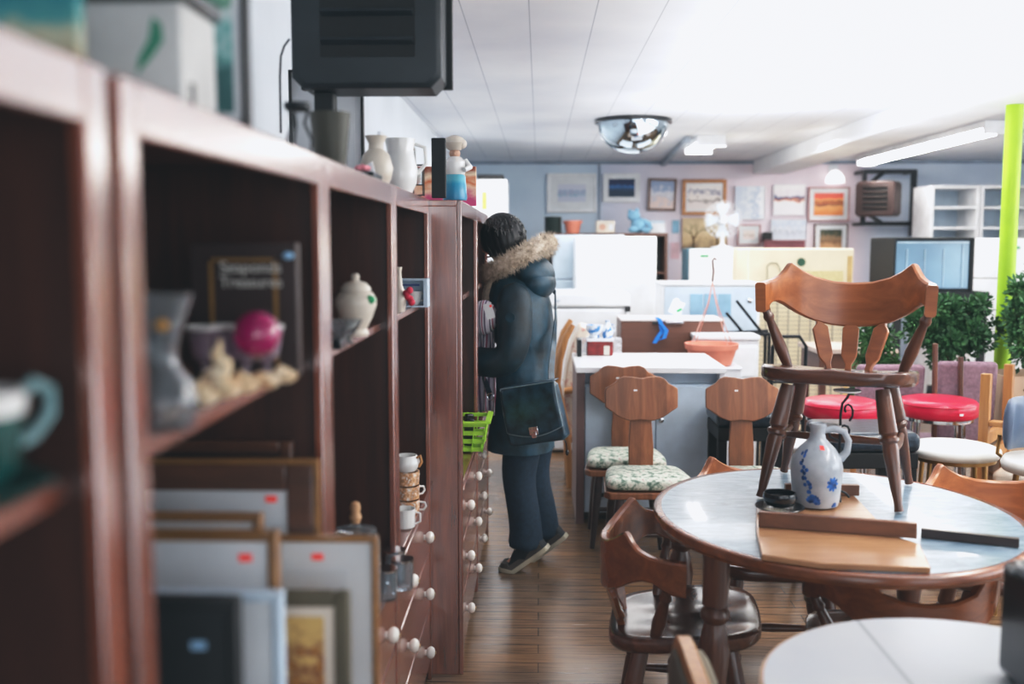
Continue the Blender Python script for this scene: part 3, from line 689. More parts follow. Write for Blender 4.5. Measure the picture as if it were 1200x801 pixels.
pq, pw = W(383, 112, 3.0), W(424, 112, 3.0)
picture('framed_picture', 'pale picture in thin black frame standing behind the olive pot', pq.x - .12, pw.x, TZ, pq.z + .08, 3.02, .008, BLACKF, PAPER, PLAIN, .02)
c = top(441, 2.72)
w = MB().lathe([(.028, 0), (.040, .02), (.046, .05), (.036, .085), (.021, .10), (.020, .115), (.030, .135), (.027, .136), (.016, .115), (.016, .10)], c, 30)
tag(w.build('pottery_vase', CREAMC), 'round cream pottery vase with flared lip on top of the bookcase', 'vase')
c = top(469, 3.08)
t = thing('white_jug', 'white rounded china jug with a wide neck next to the cream vase', 'jug', c)
MB().lathe([(.036, 0), (.050, .03), (.055, .07), (.046, .105), (.040, .125), (.046, .165), (.042, .165), (.036, .125)], c, 30).build('jug_body', CHINA, t)
MB().path([c + V((.044, .01, .15)), c + V((.075, .01, .14)), c + V((.078, .01, .09)), c + V((.052, .01, .06))], .006, 10).build('handle', CHINA, t)
c = top(425, 2.42)
t = thing('shallow_tray', 'black tray holding a pink blossom and white shells on the bookcase top', 'tray', c)
MB().box(c.x - .035, c.x + .035, c.y - .05, c.y + .08, TZ, TZ + .016).build('tray_body', BLACKG, t, .003)
c3 = c + V((.0, .0, .017))
w = MB()
for k in range(6): w.sphere(c3 + V((.011 * math.cos(k * 1.05), .011 * math.sin(k * 1.05), .010)), (.009, .009, .007), 10, 7)
w.sphere(c3 + V((0, 0, .012)), .008, 10, 7)
tag(w.build('pink_blossom', mat('pink petals', (226, 140, 150), .7)), 'small pink artificial blossom lying in the black tray', 'flower')
c3 = top(437, 2.66); 
c3 = c + V((.006, .055, .017))
tag(MB().prism([(-.02, 0), (.016, 0), (.008, .03), (-.006, .022)], -.005, .005, RM(0, PI / 2, 0, c3)).build('paper_tent', WHITEM), 'folded white paper card standing in the black tray', 'card')
c = top(490, 3.24)
t = thing('wire_lantern', 'tiny black wire lantern with glass on the bookcase edge', 'lantern', c)
w = MB()
for i in (-1, 1):
    for j in (-1, 1): w.bar(c + V((i * .017, j * .017, 0)), c + V((i * .017, j * .017, .10)), .003, .003)
for z in (.002, .035, .098):
    for i in (-1, 1): w.bar(c + V((-.017, i * .017, z)), c + V((.017, i * .017, z)), .003, .003).bar(c + V((i * .017, -.017, z)), c + V((i * .017, .017, z)), .003, .003)
w.build('wire_frame', BLACKG, t)
MB().lathe([(.013, .037), (.014, .09), (.012, .09), (.011, .04)], c, 16).build('glass_cup', GLASS, t)
c = top(513, 3.40)
tag(MB().box(c.x - .02, c.x + .028, 3.385, 3.41, TZ, TZ + .20).build('album_book', BLACK, bevel=.003), 'tall black book standing upright just left of the cook figurine', 'book')
c = top(533, 3.58)
t = thing('cook_figurine', 'ceramic cook figurine with bulbous hat and blue skirt on the bookcase end', 'figurine', c)
w = MB().lathe([(.042, 0), (.044, .01), (.038, .085), (.034, .09)], c, 24); w.build('skirt', art('blue glaze fade', [(0, (40, 120, 160)), (.6, (30, 140, 176)), (.8, (90, 170, 190))], ns=3, amt=.1, rough=.3), t)
w = MB().lathe([(.034, .0905), (.042, .11), (.040, .135), (.022, .152), (.015, .155)], c, 24)
for s in (-1, 1): w.path([c + V((s * .036, 0, .138)), c + V((s * .054, -.014, .115)), c + V((s * .036, -.036, .105))], [.012, .011, .009], 10)
w.build('torso', CHINA, t)
w = MB().sphere(c + V((0, 0, .165)), (.020, .020, .018), 18, 12).sphere(c + V((0, -.021, .163)), .004, 8, 6); w.build('head', mat('bisque skin', (206, 164, 140), .5), t)
w = MB().lathe([(.021, .176), (.032, .186), (.038, .202), (.030, .220), (.012, .228), (.001, .229)], c, 22).sphere(c + V((.026, -.005, .198)), .018, 14, 9).sphere(c + V((-.024, .004, .206)), .017, 14, 9); w.build('hat', CREAMC, t)
tag(MB().box(c.x + .055, c.x + .10, 3.50, 3.60, TZ - .002, TZ + .012).build('flat_case', BLACKG, bevel=.003), 'flat black case lying beside the cook figurine', 'case') if c.x + .10 < XFB + .06 else None
q = W(558, 240, 4.05)
tag(MB().box(-.52, -.255, 4.05, 4.07, 1.702, 1.86).build('picture_board', art('orange board', [(.2, (196, 70, 120)), (.4, (236, 200, 170)), (.6, (214, 110, 60)), (.8, (240, 220, 190)), (1, (150, 70, 46))], ns=3, amt=.2), bevel=.003), 'orange and pink printed board on top of the deep bookcase', 'board')
# white cupboard at the far end of the left wall
t = thing('storage_cupboard', 'tall white cupboard at the far end of the left wall above the shopper', 'cupboard', (-.58, 9.0, 0))
pA = W(594, 210, 8.8)
MB().box(XL + .01, pA.x, 8.8, 9.4, 0.001, pA.z).build('carcass', WHITE, t, .004)
MB().box(XL + .02, pA.x - .005, 8.782, 8.799, .06, pA.z - .02).build('door', WHITE, t, .003)
MB().box(-.50, -.46, 8.778, 8.782, 1.85, 2.0).build('yellow_note', mat('yellow note', (236, 214, 110), .7), t)
tag(MB().box(-.55, -.32, 8.9, 9.2, pA.z + .001, pA.z + .05).build('flat_carton', BLACKF, bevel=.004), 'flat dark carton on top of the tall white cupboard', 'box')
for k, (y0, y1, z0, z1, m_, lb) in enumerate(((4.2, 4.7, 1.8, 2.2, BLACKF, 'thin black framed picture on the left wall, closest to the heater'), (5.4, 5.8, 1.82, 2.15, WHITEM, 'thin white framed picture midway along the left wall'), (6.4, 6.9, 1.8, 2.2, OLIVEF, 'thin olive framed picture far along the left wall'))):
    t = thing('wall_picture', lb, 'picture', (XL, (y0 + y1) / 2, z0), 0, 'pictures on the left wall')
    f = MB()
    for a in ((y0, y0 + .02, z0, z1), (y1 - .02, y1, z0, z1), (y0 + .02, y1 - .02, z0, z0 + .02), (y0 + .02, y1 - .02, z1 - .02, z1)): f.box(XL + .002, XL + .02, *a)
    f.build('frame', m_, t)
    MB().box(XL + .002, XL + .012, y0 + .02, y1 - .02, z0 + .02, z1 - .02).build('print', PLAIN, t)

# ------------------------------------------------------------------ pictures on the back wall
WY = YB - .045
def wallpic(u0, u1, v0, v1, label, fw, fm, mm, am, mw=None, roll=0, group='pictures on the back wall'):
    a, b = W(u0, v0, WY), W(u1, v1, WY)
    return picture('framed_picture' if fw else 'canvas_print', label, a.x, b.x, b.z, a.z, WY, fw or .004, fm, mm, am, mw, roll=roll, group=group, depth=.03)
MAUF = mat('dusty pink moulding', (176, 120, 120), .5)
wallpic(641, 699, 203, 249, 'white framed pale drawing of fish, farthest left on the back wall', .03, WHITEM, PAPER, art('pale fish drawing', [(.3, (196, 202, 220)), (.42, (120, 170, 196)), (.48, (200, 190, 208)), (.56, (150, 170, 200)), (.7, (204, 208, 224))], ns=7, amt=.2), .09)
wallpic(707, 750, 203, 237, 'white framed deep blue night seascape on the back wall', .03, WHITEM, WHITEM, art('night seascape', [(.3, (24, 50, 74)), (.5, (36, 70, 110)), (.58, (50, 110, 170)), (.68, (20, 40, 84)), (1, (16, 34, 70))], ns=5, amt=.12), .03)
wallpic(759, 792, 209, 247, 'tilted dark brown frame with pale mountain picture on the back wall', .028, BRNF, PAPER, art('pale mountain', [(.2, (226, 206, 200)), (.4, (196, 196, 206)), (.55, (222, 220, 224)), (.8, (150, 166, 196))], ns=4, amt=.3), .0, roll=.03)
wallpic(800, 851, 210, 252, 'tan wooden frame with sketched boats on the back wall', .04, TANF, PAPER, art('boat sketch', [(.25, (228, 220, 218)), (.4, (130, 120, 116)), (.46, (230, 222, 218)), (.62, (232, 226, 222)), (.75, (120, 120, 150)), (.82, (232, 228, 226))], ns=6, amt=.2), .02)
tr = wallpic(800, 852, 255, 294, 'unframed sepia canvas of bare trees below the boat sketch', 0, OAK, None, art('sepia mist', [(.1, (130, 110, 90)), (.3, (196, 170, 130)), (.6, (220, 200, 160)), (1, (196, 174, 140))], ns=4, amt=.2), .0)
TRK = mat('sepia tree ink', (86, 62, 44), .7)
w = MB()
def twig(p, a, l, r, d):
    q = (p[0] + math.sin(a) * l, p[1] + math.cos(a) * l)
    w.tube((p[0], -.001, p[1]), (q[0], -.001, q[1]), r, r * .6, 5)
    if d:
        for k in (-1, 1): twig(q, a + k * R.uniform(.35, .7), l * .72, r * .6, d - 1)
for x in (-.12, .14): twig((x, .03), R.uniform(-.1, .1), .10, .012, 4)
w.build('painted_trees', TRK, tr, world=False)
wallpic(862, 896, 218, 257, 'pale frameless print of white waterfall on the back wall', 0, WHITEM, None, art('waterfall', [(.2, (204, 214, 230)), (.5, (230, 236, 244)), (.7, (180, 196, 220)), (.9, (240, 244, 250))], axis='X', ns=5, amt=.3), 0)
wallpic(907, 943, 216, 252, 'white sheet print of blue lake and orange shore', 0, WHITEM, None, art('lake shore', [(.25, (238, 236, 240)), (.44, (240, 238, 240)), (.46, (226, 150, 120)), (.56, (90, 80, 100)), (.62, (60, 90, 140)), (.68, (230, 224, 230)), (.9, (242, 240, 242))], ns=4, amt=.14), 0)
wallpic(948, 995, 219, 259, 'red and orange sunset over water in pink frame', .014, MAUF, PAPER, art('sunset', [(.1, (226, 130, 70)), (.35, (240, 170, 110)), (.48, (120, 50, 44)), (.54, (236, 140, 80)), (.62, (110, 44, 44)), (.68, (250, 170, 110)), (.8, (232, 90, 70)), (1, (214, 96, 84))], ns=3, amt=.1), (.05, .05, .05, .05))
wallpic(865, 891, 263, 287, 'small pink framed print above the cream refrigerator', .012, MAUF, PAPER, art('small print', [(.3, (226, 214, 212)), (.5, (140, 120, 104)), (.6, (226, 216, 212))], ns=5, amt=.3), .05)
wallpic(904, 945, 257, 281, 'pale blue print of horses beneath the lake print', 0, WHITEM, None, art('horses', [(.2, (206, 214, 226)), (.45, (170, 180, 196)), (.5, (226, 230, 238)), (.7, (190, 204, 222)), (1, (214, 222, 234))], ns=7, amt=.3), 0)
wallpic(955, 993, 262, 300, 'dark square picture with wide white mat below the sunset', .012, BRNF, PAPER, art('dark portrait', [(.2, (196, 150, 110)), (.45, (120, 90, 60)), (.6, (150, 120, 90)), (.8, (66, 74, 56)), (1, (50, 60, 50))], ns=5, amt=.2), .05)
for (u0, u1, v0, v1, m_, lb) in ((788, 796, 258, 273, mat('blue card', (140, 186, 214), .6), 'small blue card pinned to the back wall'), (786, 796, 284, 303, mat('pink card', (226, 190, 200), .6), 'small pink card pinned to the back wall')):
    a, b = W(u0, v0, YB - .01), W(u1, v1, YB - .01)
    tag(MB().box(a.x, b.x, YB - .012, YB - .002, b.z, a.z).build('wall_card', m_), lb, 'card')
a, b = W(896, 281, 11.0), W(944, 291, 11.0)
t = thing('wall_shelf', 'maroon wall shelf beneath the pale blue horse print', 'shelf', ((a.x + b.x) / 2, 11.0, b.z))
MB().box(a.x, b.x, 11.0, YB - .002, a.z - .02, a.z).build('shelf_board', mat('maroon shelf paint', (136, 84, 92), .6), t, .003)
MB().box(a.x, b.x, 11.02, 11.04, b.z, a.z - .021).build('apron', mat('maroon apron paint', (130, 78, 86), .6), t, .003)
q = W(905, 272, 11.05)
tag(MB().box(a.x - .0, q.x, 11.03, 11.14, a.z + .001, q.z).build('small_speaker', BLACK, bevel=.006), 'small black speaker at the end of the maroon wall shelf', 'speaker')
# wall heater on its bracket
p = W(1024, 253, 10.45); q = W(1038, 212, 10.45)
hh = heater('unit_heater', 'brown louvered heater on a black bracket high on the back wall', RM(-.62, 0, 0, (p.x, 10.45, p.z)), .40, q.z - p.z, .24, HEATB, HEATD, 5, False)
a, b = W(1013, 201, 10.9), W(1070, 262, 10.9); b2 = W(1067, 277, 10.9)
w = MB().bar((a.x, 10.9, a.z), (b.x, 10.9, a.z), .045, .045).bar((a.x, 10.9, b.z), (b.x, 10.9, b.z), .045, .045).bar((a.x, 10.9, a.z + .02), (a.x, 10.9, b.z - .02), .045, .045).bar((b.x - .01, 10.9, a.z + .02), (b.x - .01, 10.9, b2.z), .06, .05)
for x in (a.x, b.x - .01):
    for z in (a.z, b.z): w.bar((x, 10.9, z), (x, YB - .001, z), .035, .035)
w.bar(((a.x + b.x) / 2 - .06, 10.9, a.z), (p.x, 10.62, q.z - .02), .03, .03).bar(((a.x + b.x) / 2 - .06, 10.9, b.z), (p.x, 10.62, p.z + .02), .03, .03)
w.build('bracket', BLACKM, hh)
c = W(979, 203, YB - .1)
t = thing('wall_lamp', 'small white glass lamp above the sunset picture', 'lamp', c)
MB().lathe([(.10, -.10), (.085, -.03), (.04, .02), (.02, .03)], c, 24).build('lamp_shade', mat('lit glass shade', (255, 250, 246), .4, emit=1.6, var=0), t)
MB().bar((c.x, c.y, c.z + .03), (c.x, YB - .002, c.z + .05), .03, .03).box(c.x - .05, c.x + .05, YB - .02, YB - .002, c.z, c.z + .10).build('wall_mount', WHITEM, t)

# ------------------------------------------------------------------ appliances and cabinets at the back
def fridge(label, x0, x1, y0, y1, h, split, m, side=None, handle=True, logo=None):
    t = thing('refrigerator', label, 'refrigerator', ((x0 + x1) / 2, y0, 0))
    MB().box(x0, x1, y0 + .05, y1, .03, h).build('cabinet_body', side or m, t, .008)
    fz = MB()
    for i in (x0 + .05, x1 - .05):
        for j in (y0 + .1, y1 - .05): fz.box(i - .02, i + .02, j - .02, j + .02, .001, .03)
    fz.build('foot', BLACKF, t)
    zs = [.06] + ([split] if split else []) + [h - .004]
    for k in range(len(zs) - 1):
        d = MB().box(x0 + .003, x1 - .003, y0, y0 + .045, zs[k] + (.006 if k else 0), zs[k + 1]).build('door', m, t, .012)
        if handle: MB().box(x0 + .04, x0 + .065, y0 - .03, y0 - .001, zs[k + 1] - .28 if k == 0 else zs[k] + .05, zs[k + 1] - .05 if k == 0 else zs[k] + .25).build('handle', WHITEM, d, .006)
    if logo: MB().box(logo[0] - .04, logo[0] + .04, y0 - .004, y0 - .001, logo[1] - .012, logo[1] + .012).build('badge', mat('green badge', (40, 140, 90), .4), t, .002)
    return t
a = W(648, 275, 9.2)
fridge('white two door refrigerator half hidden behind the big white one', a.x, a.x + .66, 9.2, 9.86, a.z, W(650, 328, 9.2).z, PALEB, WHITE, handle=False)
a, b = W(675, 277, 8.45), W(770, 277, 8.45)
fridge('large plain white refrigerator in the middle of the back row', a.x, b.x, 8.45, 9.15, a.z, None, WHITE, handle=False)
# dark shelf unit behind
a, b = W(632, 273, 10.0), W(783, 273, 10.0)
t = thing('shelf_unit', 'dark brown open shelf unit behind the white refrigerators', 'shelf', ((a.x + b.x) / 2, 10.2, 0))
for x in (a.x, b.x - .03): MB().box(x, x + .03, 10.0, 10.4, .001, a.z - .03).build('side_panel', BRNF, t, .002)
MB().box(a.x, b.x, 10.0, 10.4, a.z - .03, a.z).build('top_panel', BRNF, t, .002)
MB().box(a.x + .03, b.x - .03, 10.385, 10.398, .05, a.z - .03).build('back_panel', BLACKF, t)
for z in (.1, .5, .88, 1.25): MB().box(a.x + .03, b.x - .03, 10.01, 10.384, z, z + .022).build('shelf', BRNF, t)
SZ = a.z + .001
def on(u, Y): q = W(u, 280, Y); return V((q.x, Y, SZ))
tag(MB().lathe([(.082, 0), (.086, .01), (.086, .145), (.09, .15), (.088, .165), (.02, .17)], on(648, 10.15), 24).build('canister', mat('dark green tin', (34, 48, 46), .4)), 'dark green canister on top of the brown shelf unit', 'canister')
tag(MB().lathe([(.065, 0), (.085, .10), (.098, .10), (.10, .125), (.088, .125), (.082, .10), (.06, .02)], on(671, 10.15), 26).build('plant_pot', TERRA), 'small terracotta pot on the brown shelf unit beside the canister', 'pot')
c = on(709, 10.15)
t = thing('desk_clock', 'small cream box clock on the brown shelf unit', 'clock', c)
MB().box(c.x - .095, c.x + .095, 10.10, 10.2, SZ, SZ + .125).build('clock_case', CREAMC, t, .01)
MB().lathe([(.034, 0), (.034, .004)], n=20, M=RM(0, PI / 2, 0, (c.x - .03, 10.099, SZ + .06))).build('dial', mat('clay dial', (206, 160, 140), .5), t)
MB().box(c.x + .035, c.x + .08, 10.096, 10.10, SZ + .03, SZ + .09).build('dial_plate', PAPER, t)
c = on(748, 10.12)
t = thing('soft_toy', 'light blue stuffed toy slumped on the brown shelf unit', 'toy', c)
w = MB(); w.sphere(c + V((0, 0, .08)), (.08, .07, .08), 18, 12).sphere(c + V((-.05, -.02, .17)), (.065, .06, .055), 18, 12)
for s, o_ in ((-1, (-.09, -.03, .21)), (1, (-.02, -.02, .22))): w.sphere(c + V(o_), (.022, .016, .03), 12, 8)
for o_ in ((.07, -.06, .03), (-.06, -.08, .035)): w.sphere(c + V(o_), (.05, .035, .032), 12, 8)
w.path([c + V((.05, -.03, .12)), c + V((.10, -.05, .09)), c + V((.12, -.07, .04))], [.028, .026, .022], 10)
w.build('toy_body', mat('pale blue plush', (130, 176, 206), .95, bump=.4, scale=80), t)
c = on(772, 10.2)
tag(MB().box(c.x - .10, c.x + .06, 10.16, 10.3, SZ, SZ + .10).build('storage_carton', WHITEM, bevel=.004), 'white carton on the end of the brown shelf unit', 'box')
tag(MB().box(c.x - .12, c.x + .05, 10.17, 10.28, SZ + .101, SZ + .125).build('book', PALEB, bevel=.002), 'pale blue book lying on the white carton', 'book')
# chest freezer
a, b = W(643, 343, 7.3), W(737, 343, 7.3); zs = W(690, 360, 7.3).z
t = thing('chest_freezer', 'white chest freezer with closed lid below the refrigerators', 'freezer', ((a.x + b.x) / 2, 7.6, 0))
MB().box(a.x, b.x, 7.3, 7.95, .02, zs - .008).build('body', WHITE, t, .02)
MB().box(a.x - .006, b.x + .006, 7.29, 7.95, zs, a.z).build('lid', WHITE, t, .02)
MB().box(b.x - .03, b.x + .012, 7.27, 7.289, zs - .03, zs + .012).build('latch', BLACKF, t, .004)
MB().box(a.x + .03, b.x - .03, 7.33, 7.9, .001, .02).build('base', BLACKF, t)
MB().lathe([(.014, 0), (.014, .006)], n=14, M=RM(0, PI / 2, 0, (a.x + .07, 7.289, zs + .05))).build('badge', CHROME, t)
# brown cabinet with strap
a, b = W(728, 374, 6.75), W(849, 374, 6.75)
t = thing('low_cabinet', 'low brown cabinet with pale top edge and a slim silver handle', 'cabinet', ((a.x + b.x) / 2, 6.95, 0))
MB().box(a.x, b.x, 6.77, 7.15, .001, a.z - .012).build('carcass', BROWNP, t, .003)
MB().box(a.x, b.x, 6.752, 7.15, a.z - .011, a.z).build('cabinet_top', mat('pale edging', (214, 206, 204), .5), t)
d = MB().box(a.x + .004, b.x - .004, 6.752, 6.769, .50, a.z - .02).build('drawer', BROWNP, t, .002)
c = W(790, 377.5, 6.75)
MB().box(c.x - .06, c.x + .06, 6.735, 6.751, c.z - .009, c.z + .009).build('handle', CHROME, d, .003)
MB().box(a.x + .004, b.x - .004, 6.752, 6.769, .06, .49).build('door', BROWNP, t, .002)
c = W(773, 370, 6.745)
t = thing('strap', 'bright blue webbing strap hooked over the front of the brown cabinet', 'strap', c)
w = MB(); pts = [(773, 363), (774, 378), (776, 388), (771, 395), (767, 402)]
P3 = [W(u, v, 6.725) for u, v in pts]
top_ = V((P3[0].x, 6.90, a.z + .003))
w.loft([[p_ + V((-.015, 0, 0)), p_ + V((.015, 0, 0)), p_ + V((.015, .004, .002)), p_ + V((-.015, .004, .002))] for p_ in [top_, V((P3[0].x, 6.73, a.z + .003))] + P3[1:]])
w.loft([[p_ + V((-.013, 0, 0)), p_ + V((.013, 0, 0)), p_ + V((.013, -.004, 0)), p_ + V((-.013, -.004, 0))] for p_ in [P3[1] + V((0, -.006, 0)), W(781, 387, 6.715), W(778, 396, 6.715), W(771, 398, 6.715)]])
w.build('webbing', mat('blue webbing', (30, 120, 210), .7, bump=.2, scale=90), t)
MB().box(c.x - .05, c.x - .01, 6.715, 6.73, a.z - .035, a.z - .01).build('buckle', BLACKG, t, .003)
# white panelled unit with three panes
a, b = W(776, 331, 7.5), W(890, 396, 7.5)
t = thing('display_unit', 'white low display unit with three blue grey panes in its front', 'display case', ((a.x + b.x) / 2, 7.7, 0))
MB().box(a.x, b.x, 7.52, 7.95, .001, a.z - .02).build('carcass', WHITE, t, .004)
MB().box(a.x - .01, b.x + .01, 7.495, 7.95, a.z - .019, a.z).build('unit_top', WHITE, t, .004)
MB().box(a.x + .02, b.x - .02, 7.508, 7.519, .45, a.z - .035).build('front_panel', PALEB, t, .003)
for k in range(3):
    u0 = 809 + k * 16.5
    q0, q1 = W(u0, 344, 7.5), W(u0 + 14.5, 371, 7.5)
    fpn = MB().box(q0.x, q1.x, 7.500, 7.5075, q1.z, q0.z).build('pane', mat('blue grey glass', (140, 176, 204), .08, coat=.3), t, .002)
for u in (793, 879): MB().lathe([(.012, 0), (.018, .012), (.006, .02)], n=14, M=RM(0, PI / 2, 0, (W(u, 350, 7.5).x, 7.507, W(u, 352, 7.5).z))).build('knob', CHROME, t)
c = W(793, 360, 7.0)
t = thing('paper_sheet', 'white leaflet with green mark propped on the brown cabinet', 'paper', c)
MB().box(-.045, .045, 0, .003, -.05, .05, RM(0, 0, .4, (c.x, 7.0, c.z))).build('sheet', PAPER, t)
MB().box(-.022, .018, -.0025, -.0005, -.03, -.012, RM(0, 0, -.5, (c.x + .01, 7.0, c.z))).build('green_mark', mat('green ink', (50, 170, 100), .6), t)
# fridge C with fan
a, b = W(808, 291, 9.4), W(877, 291, 9.4)
fridge('white refrigerator with grey blue side under the white fan', a.x, b.x, 9.4, 9.9, a.z, 1.05, WHITE, BLUEG, handle=False, logo=(a.x + .14, a.z - .07))
c = V(((a.x + b.x) / 2 + .08, 9.68, a.z + .001))
t = thing('desk_fan', 'white round desk fan standing on a white refrigerator', 'fan', c)
MB().lathe([(.11, 0), (.11, .012), (.03, .03), (.018, .05), (.016, .10)], c, 26).build('base', WHITEM, t)
hc = c + V((0, 0, .27)); Mf = RM(0, PI / 2, 0, hc)
w = MB()
for rad in (.175, .13, .085, .045):
    w.path([hc + V((rad * math.cos(k / 32 * 2 * PI), -.05 + .03 * (rad / .175), rad * math.sin(k / 32 * 2 * PI))) for k in range(33)], .003, 6)
for k in range(20):
    an = k / 20 * 2 * PI; w.path([hc + V((.03 * math.cos(an), -.055, .03 * math.sin(an))), hc + V((.175 * math.cos(an), -.02, .175 * math.sin(an))), hc + V((.10 * math.cos(an), .05, .10 * math.sin(an)))], .0022, 5)
w.build('guard', WHITEM, t)
w = MB()
for k in range(4):
    an = k / 4 * 2 * PI
    w.loft([[hc + V((math.cos(an + d_) * r_, o_, math.sin(an + d_) * r_)) for d_, o_ in ((-.45, -.012), (0, 0), (.45, .014), (0, .003))] for r_ in (.03, .09, .15, .16)])
w.build('fan_blade', mat('pale fan blades', (214, 226, 236), .3), t)
MB().lathe([(.03, -.055), (.045, 0), (.05, .09), (.03, .12)], n=20, M=RM(0, -PI / 2, 0, hc)).tube(hc + V((0, .03, -.03)), c + V((0, 0, .10)), .016).build('motor', WHITEM, t)
# cream refrigerator seen from the back with condenser
a, b = W(877, 291, 8.1), W(1001, 291, 8.1); yb_ = 8.1
t = thing('refrigerator', 'cream refrigerator turned round so its coiled back faces the shop', 'refrigerator', ((a.x + b.x) / 2, 8.4, 0))
MB().box(a.x, b.x, yb_, 8.75, .03, a.z).build('cabinet_body', CREAM, t, .012)
MB().box(a.x + .02, b.x - .02, yb_ + .02, 8.7, .001, .03).build('base', BLACKF, t)
MB().box(b.x - .05, b.x - .012, yb_ - .006, yb_ - .0005, .3, a.z - .06).build('edge_strip', mat('tan strip', (214, 180, 120), .5), t)
c = W(939, 307, yb_)
MB().lathe([(.034, 0), (.034, .006)], n=24, M=RM(0, PI / 2, 0, (c.x, yb_ - .0006, c.z))).build('badge', mat('dark green badge', (40, 80, 60), .4), t)
MB().box(c.x - .10, b.x - .08, yb_ - .004, yb_ - .0005, c.z - .17, c.z - .07).build('instruction_plate', blotch('faded plate', [(.4, (206, 190, 140)), (.6, (220, 204, 156))], 40), t)
w = MB(); g0, g1 = a.x + .06, b.x - .07; gz1 = W(900, 340, yb_).z
for k in range(26): w.tube((g0, yb_ - .028, .30 + k * (gz1 - .30) / 25), (g1, yb_ - .028, .30 + k * (gz1 - .30) / 25), .0022, n=5)
for k in range(9): w.tube((g0 + k * (g1 - g0) / 8, yb_ - .024, .28), (g0 + k * (g1 - g0) / 8, yb_ - .024, gz1 + .01), .005, n=6)
pz = [W(u, v, yb_ - .02) for u, v in ((899, 345), (899, 312), (903, 308), (910, 308), (914, 314), (916, 322), (920, 327), (924, 322))]
w.path(pz, .005, 8)
for x in (g0, g1):
    for z in (.35, gz1 - .03): w.bar((x, yb_ - .026, z), (x, yb_ - .0005, z), .012, .012)
w.build('condenser', mat('grey wire', (150, 146, 130), .4, metal=.4), t)
# black cased cabinet with ribbed glass on a black stand
a, b = W(1048, 278, 7.9), W(1140, 350, 7.9); zb = W(1140, 341, 7.9).z; zt = a.z
t = thing('stand_bench', 'black bench stand carrying the black glass fronted cabinet', 'stand', ((a.x + b.x) / 2, 8.15, 0))
zs0 = W(1140, 357, 7.8).z; xr = W(1160, 350, 7.8).x
MB().box(a.x - .02, xr, 7.8, 8.5, zs0, zb - .001).build('stand_top', BLACK, t, .006)
for x in (a.x, xr - .06):
    for y in (7.82, 8.43): MB().box(x, x + .05, y, y + .05, .001, zs0).build('leg', BLACK, t)
t = thing('glass_cabinet', 'black cased cabinet with pale blue ribbed glass front on the bench', 'cabinet', ((a.x + b.x) / 2, 8.15, zb))
w = MB().box(a.x, a.x + .02, 7.9, 8.46, zb, zt).box(b.x - .03, b.x, 7.9, 8.46, zb, zt).box(a.x + .02, b.x - .03, 7.9, 8.46, zt - .025, zt).box(a.x + .02, b.x - .03, 7.9, 8.46, zb, zb + .02).box(a.x + .02, b.x - .03, 8.44, 8.46, zb + .02, zt - .025)
w.build('casing', BLACK, t, .006)
MB().box(a.x + .022, b.x - .032, 7.925, 7.94, zb + .022, zt - .027).build('glass_front', mat('pale blue ribbed glass', (126, 164, 192), .12, coat=.3, var=.06, scale=2), t)
w = MB()
for u in (1063, 1084, 1106, 1128): x = W(u, 300, 7.92).x; w.box(x - .004, x + .004, 7.915, 7.924, zb + .03, zt - (.09 if u < 1120 else .05))
w.build('rib', mat('pale rib', (176, 206, 226), .3), t)
MB().box(a.x + .03, b.x - .04, 7.912, 7.9245, zt - .045, zt - .034).build('glass_edge', mat('pale edge', (190, 214, 230), .3), t)
# hutches
def hutch(x0, x1, label):
    yf, yk = 10.3, 10.8
    t = thing('kitchen_hutch', label, 'hutch', ((x0 + x1) / 2, 10.5, 0), 0, 'white kitchen hutches')
    zt = W(1100, 217, yf).z
    for x in (x0, x1 - .03): MB().box(x, x + .03, yf, yk, .001, zt).build('side_panel', WHITEM, t, .002)
    MB().box(x0 + .03, x1 - .03, yf, yk, zt - .03, zt).build('top_panel', WHITEM, t, .002)
    MB().box(x0 + .03, x1 - .03, yk - .02, yk, .05, zt - .03).build('back_panel', PALEB, t)
    for v in (243, 267): z = W(1100, v, yf).z; MB().box(x0 + .03, x1 - .03, yf + .01, yk - .021, z - .012, z + .012).build('shelf', WHITEM, t)
    MB().box(x0 + .03, x1 - .03, yf, yk - .021, 1.50, 1.56).build('worktop', WHITE, t)
    for k in range(2):
        xa = x0 + .034 + k * (x1 - x0 - .06) / 2
        d = MB().box(xa, xa + (x1 - x0 - .07) / 2, yf + .002, yf + .02, .1, 1.49).build('door', WHITEM, t, .003)
        MB().sphere((xa + (.03 if k else (x1 - x0 - .07) / 2 - .03), yf - .01, 1.1), .014, 10, 8).build('knob', CHROME, d)
    return t
hx = W(1092, 220, 10.3).x; hx2 = W(1150, 220, 10.3).x
hutch(hx, hx2 - .005, 'white open shelved hutch directly above the black glass cabinet')
hutch(hx2 + .005, hx2 + .52, 'white open shelved hutch partly behind the lime green post')
a = W(1141, 279, 8.9)
fridge('white refrigerator with green badge behind the lime green post', a.x, a.x + .78, 8.9, 9.6, a.z, W(1141, 327, 8.9).z, WHITE, logo=(W(1190, 290, 8.9).x, W(1190, 290, 8.9).z), handle=False)
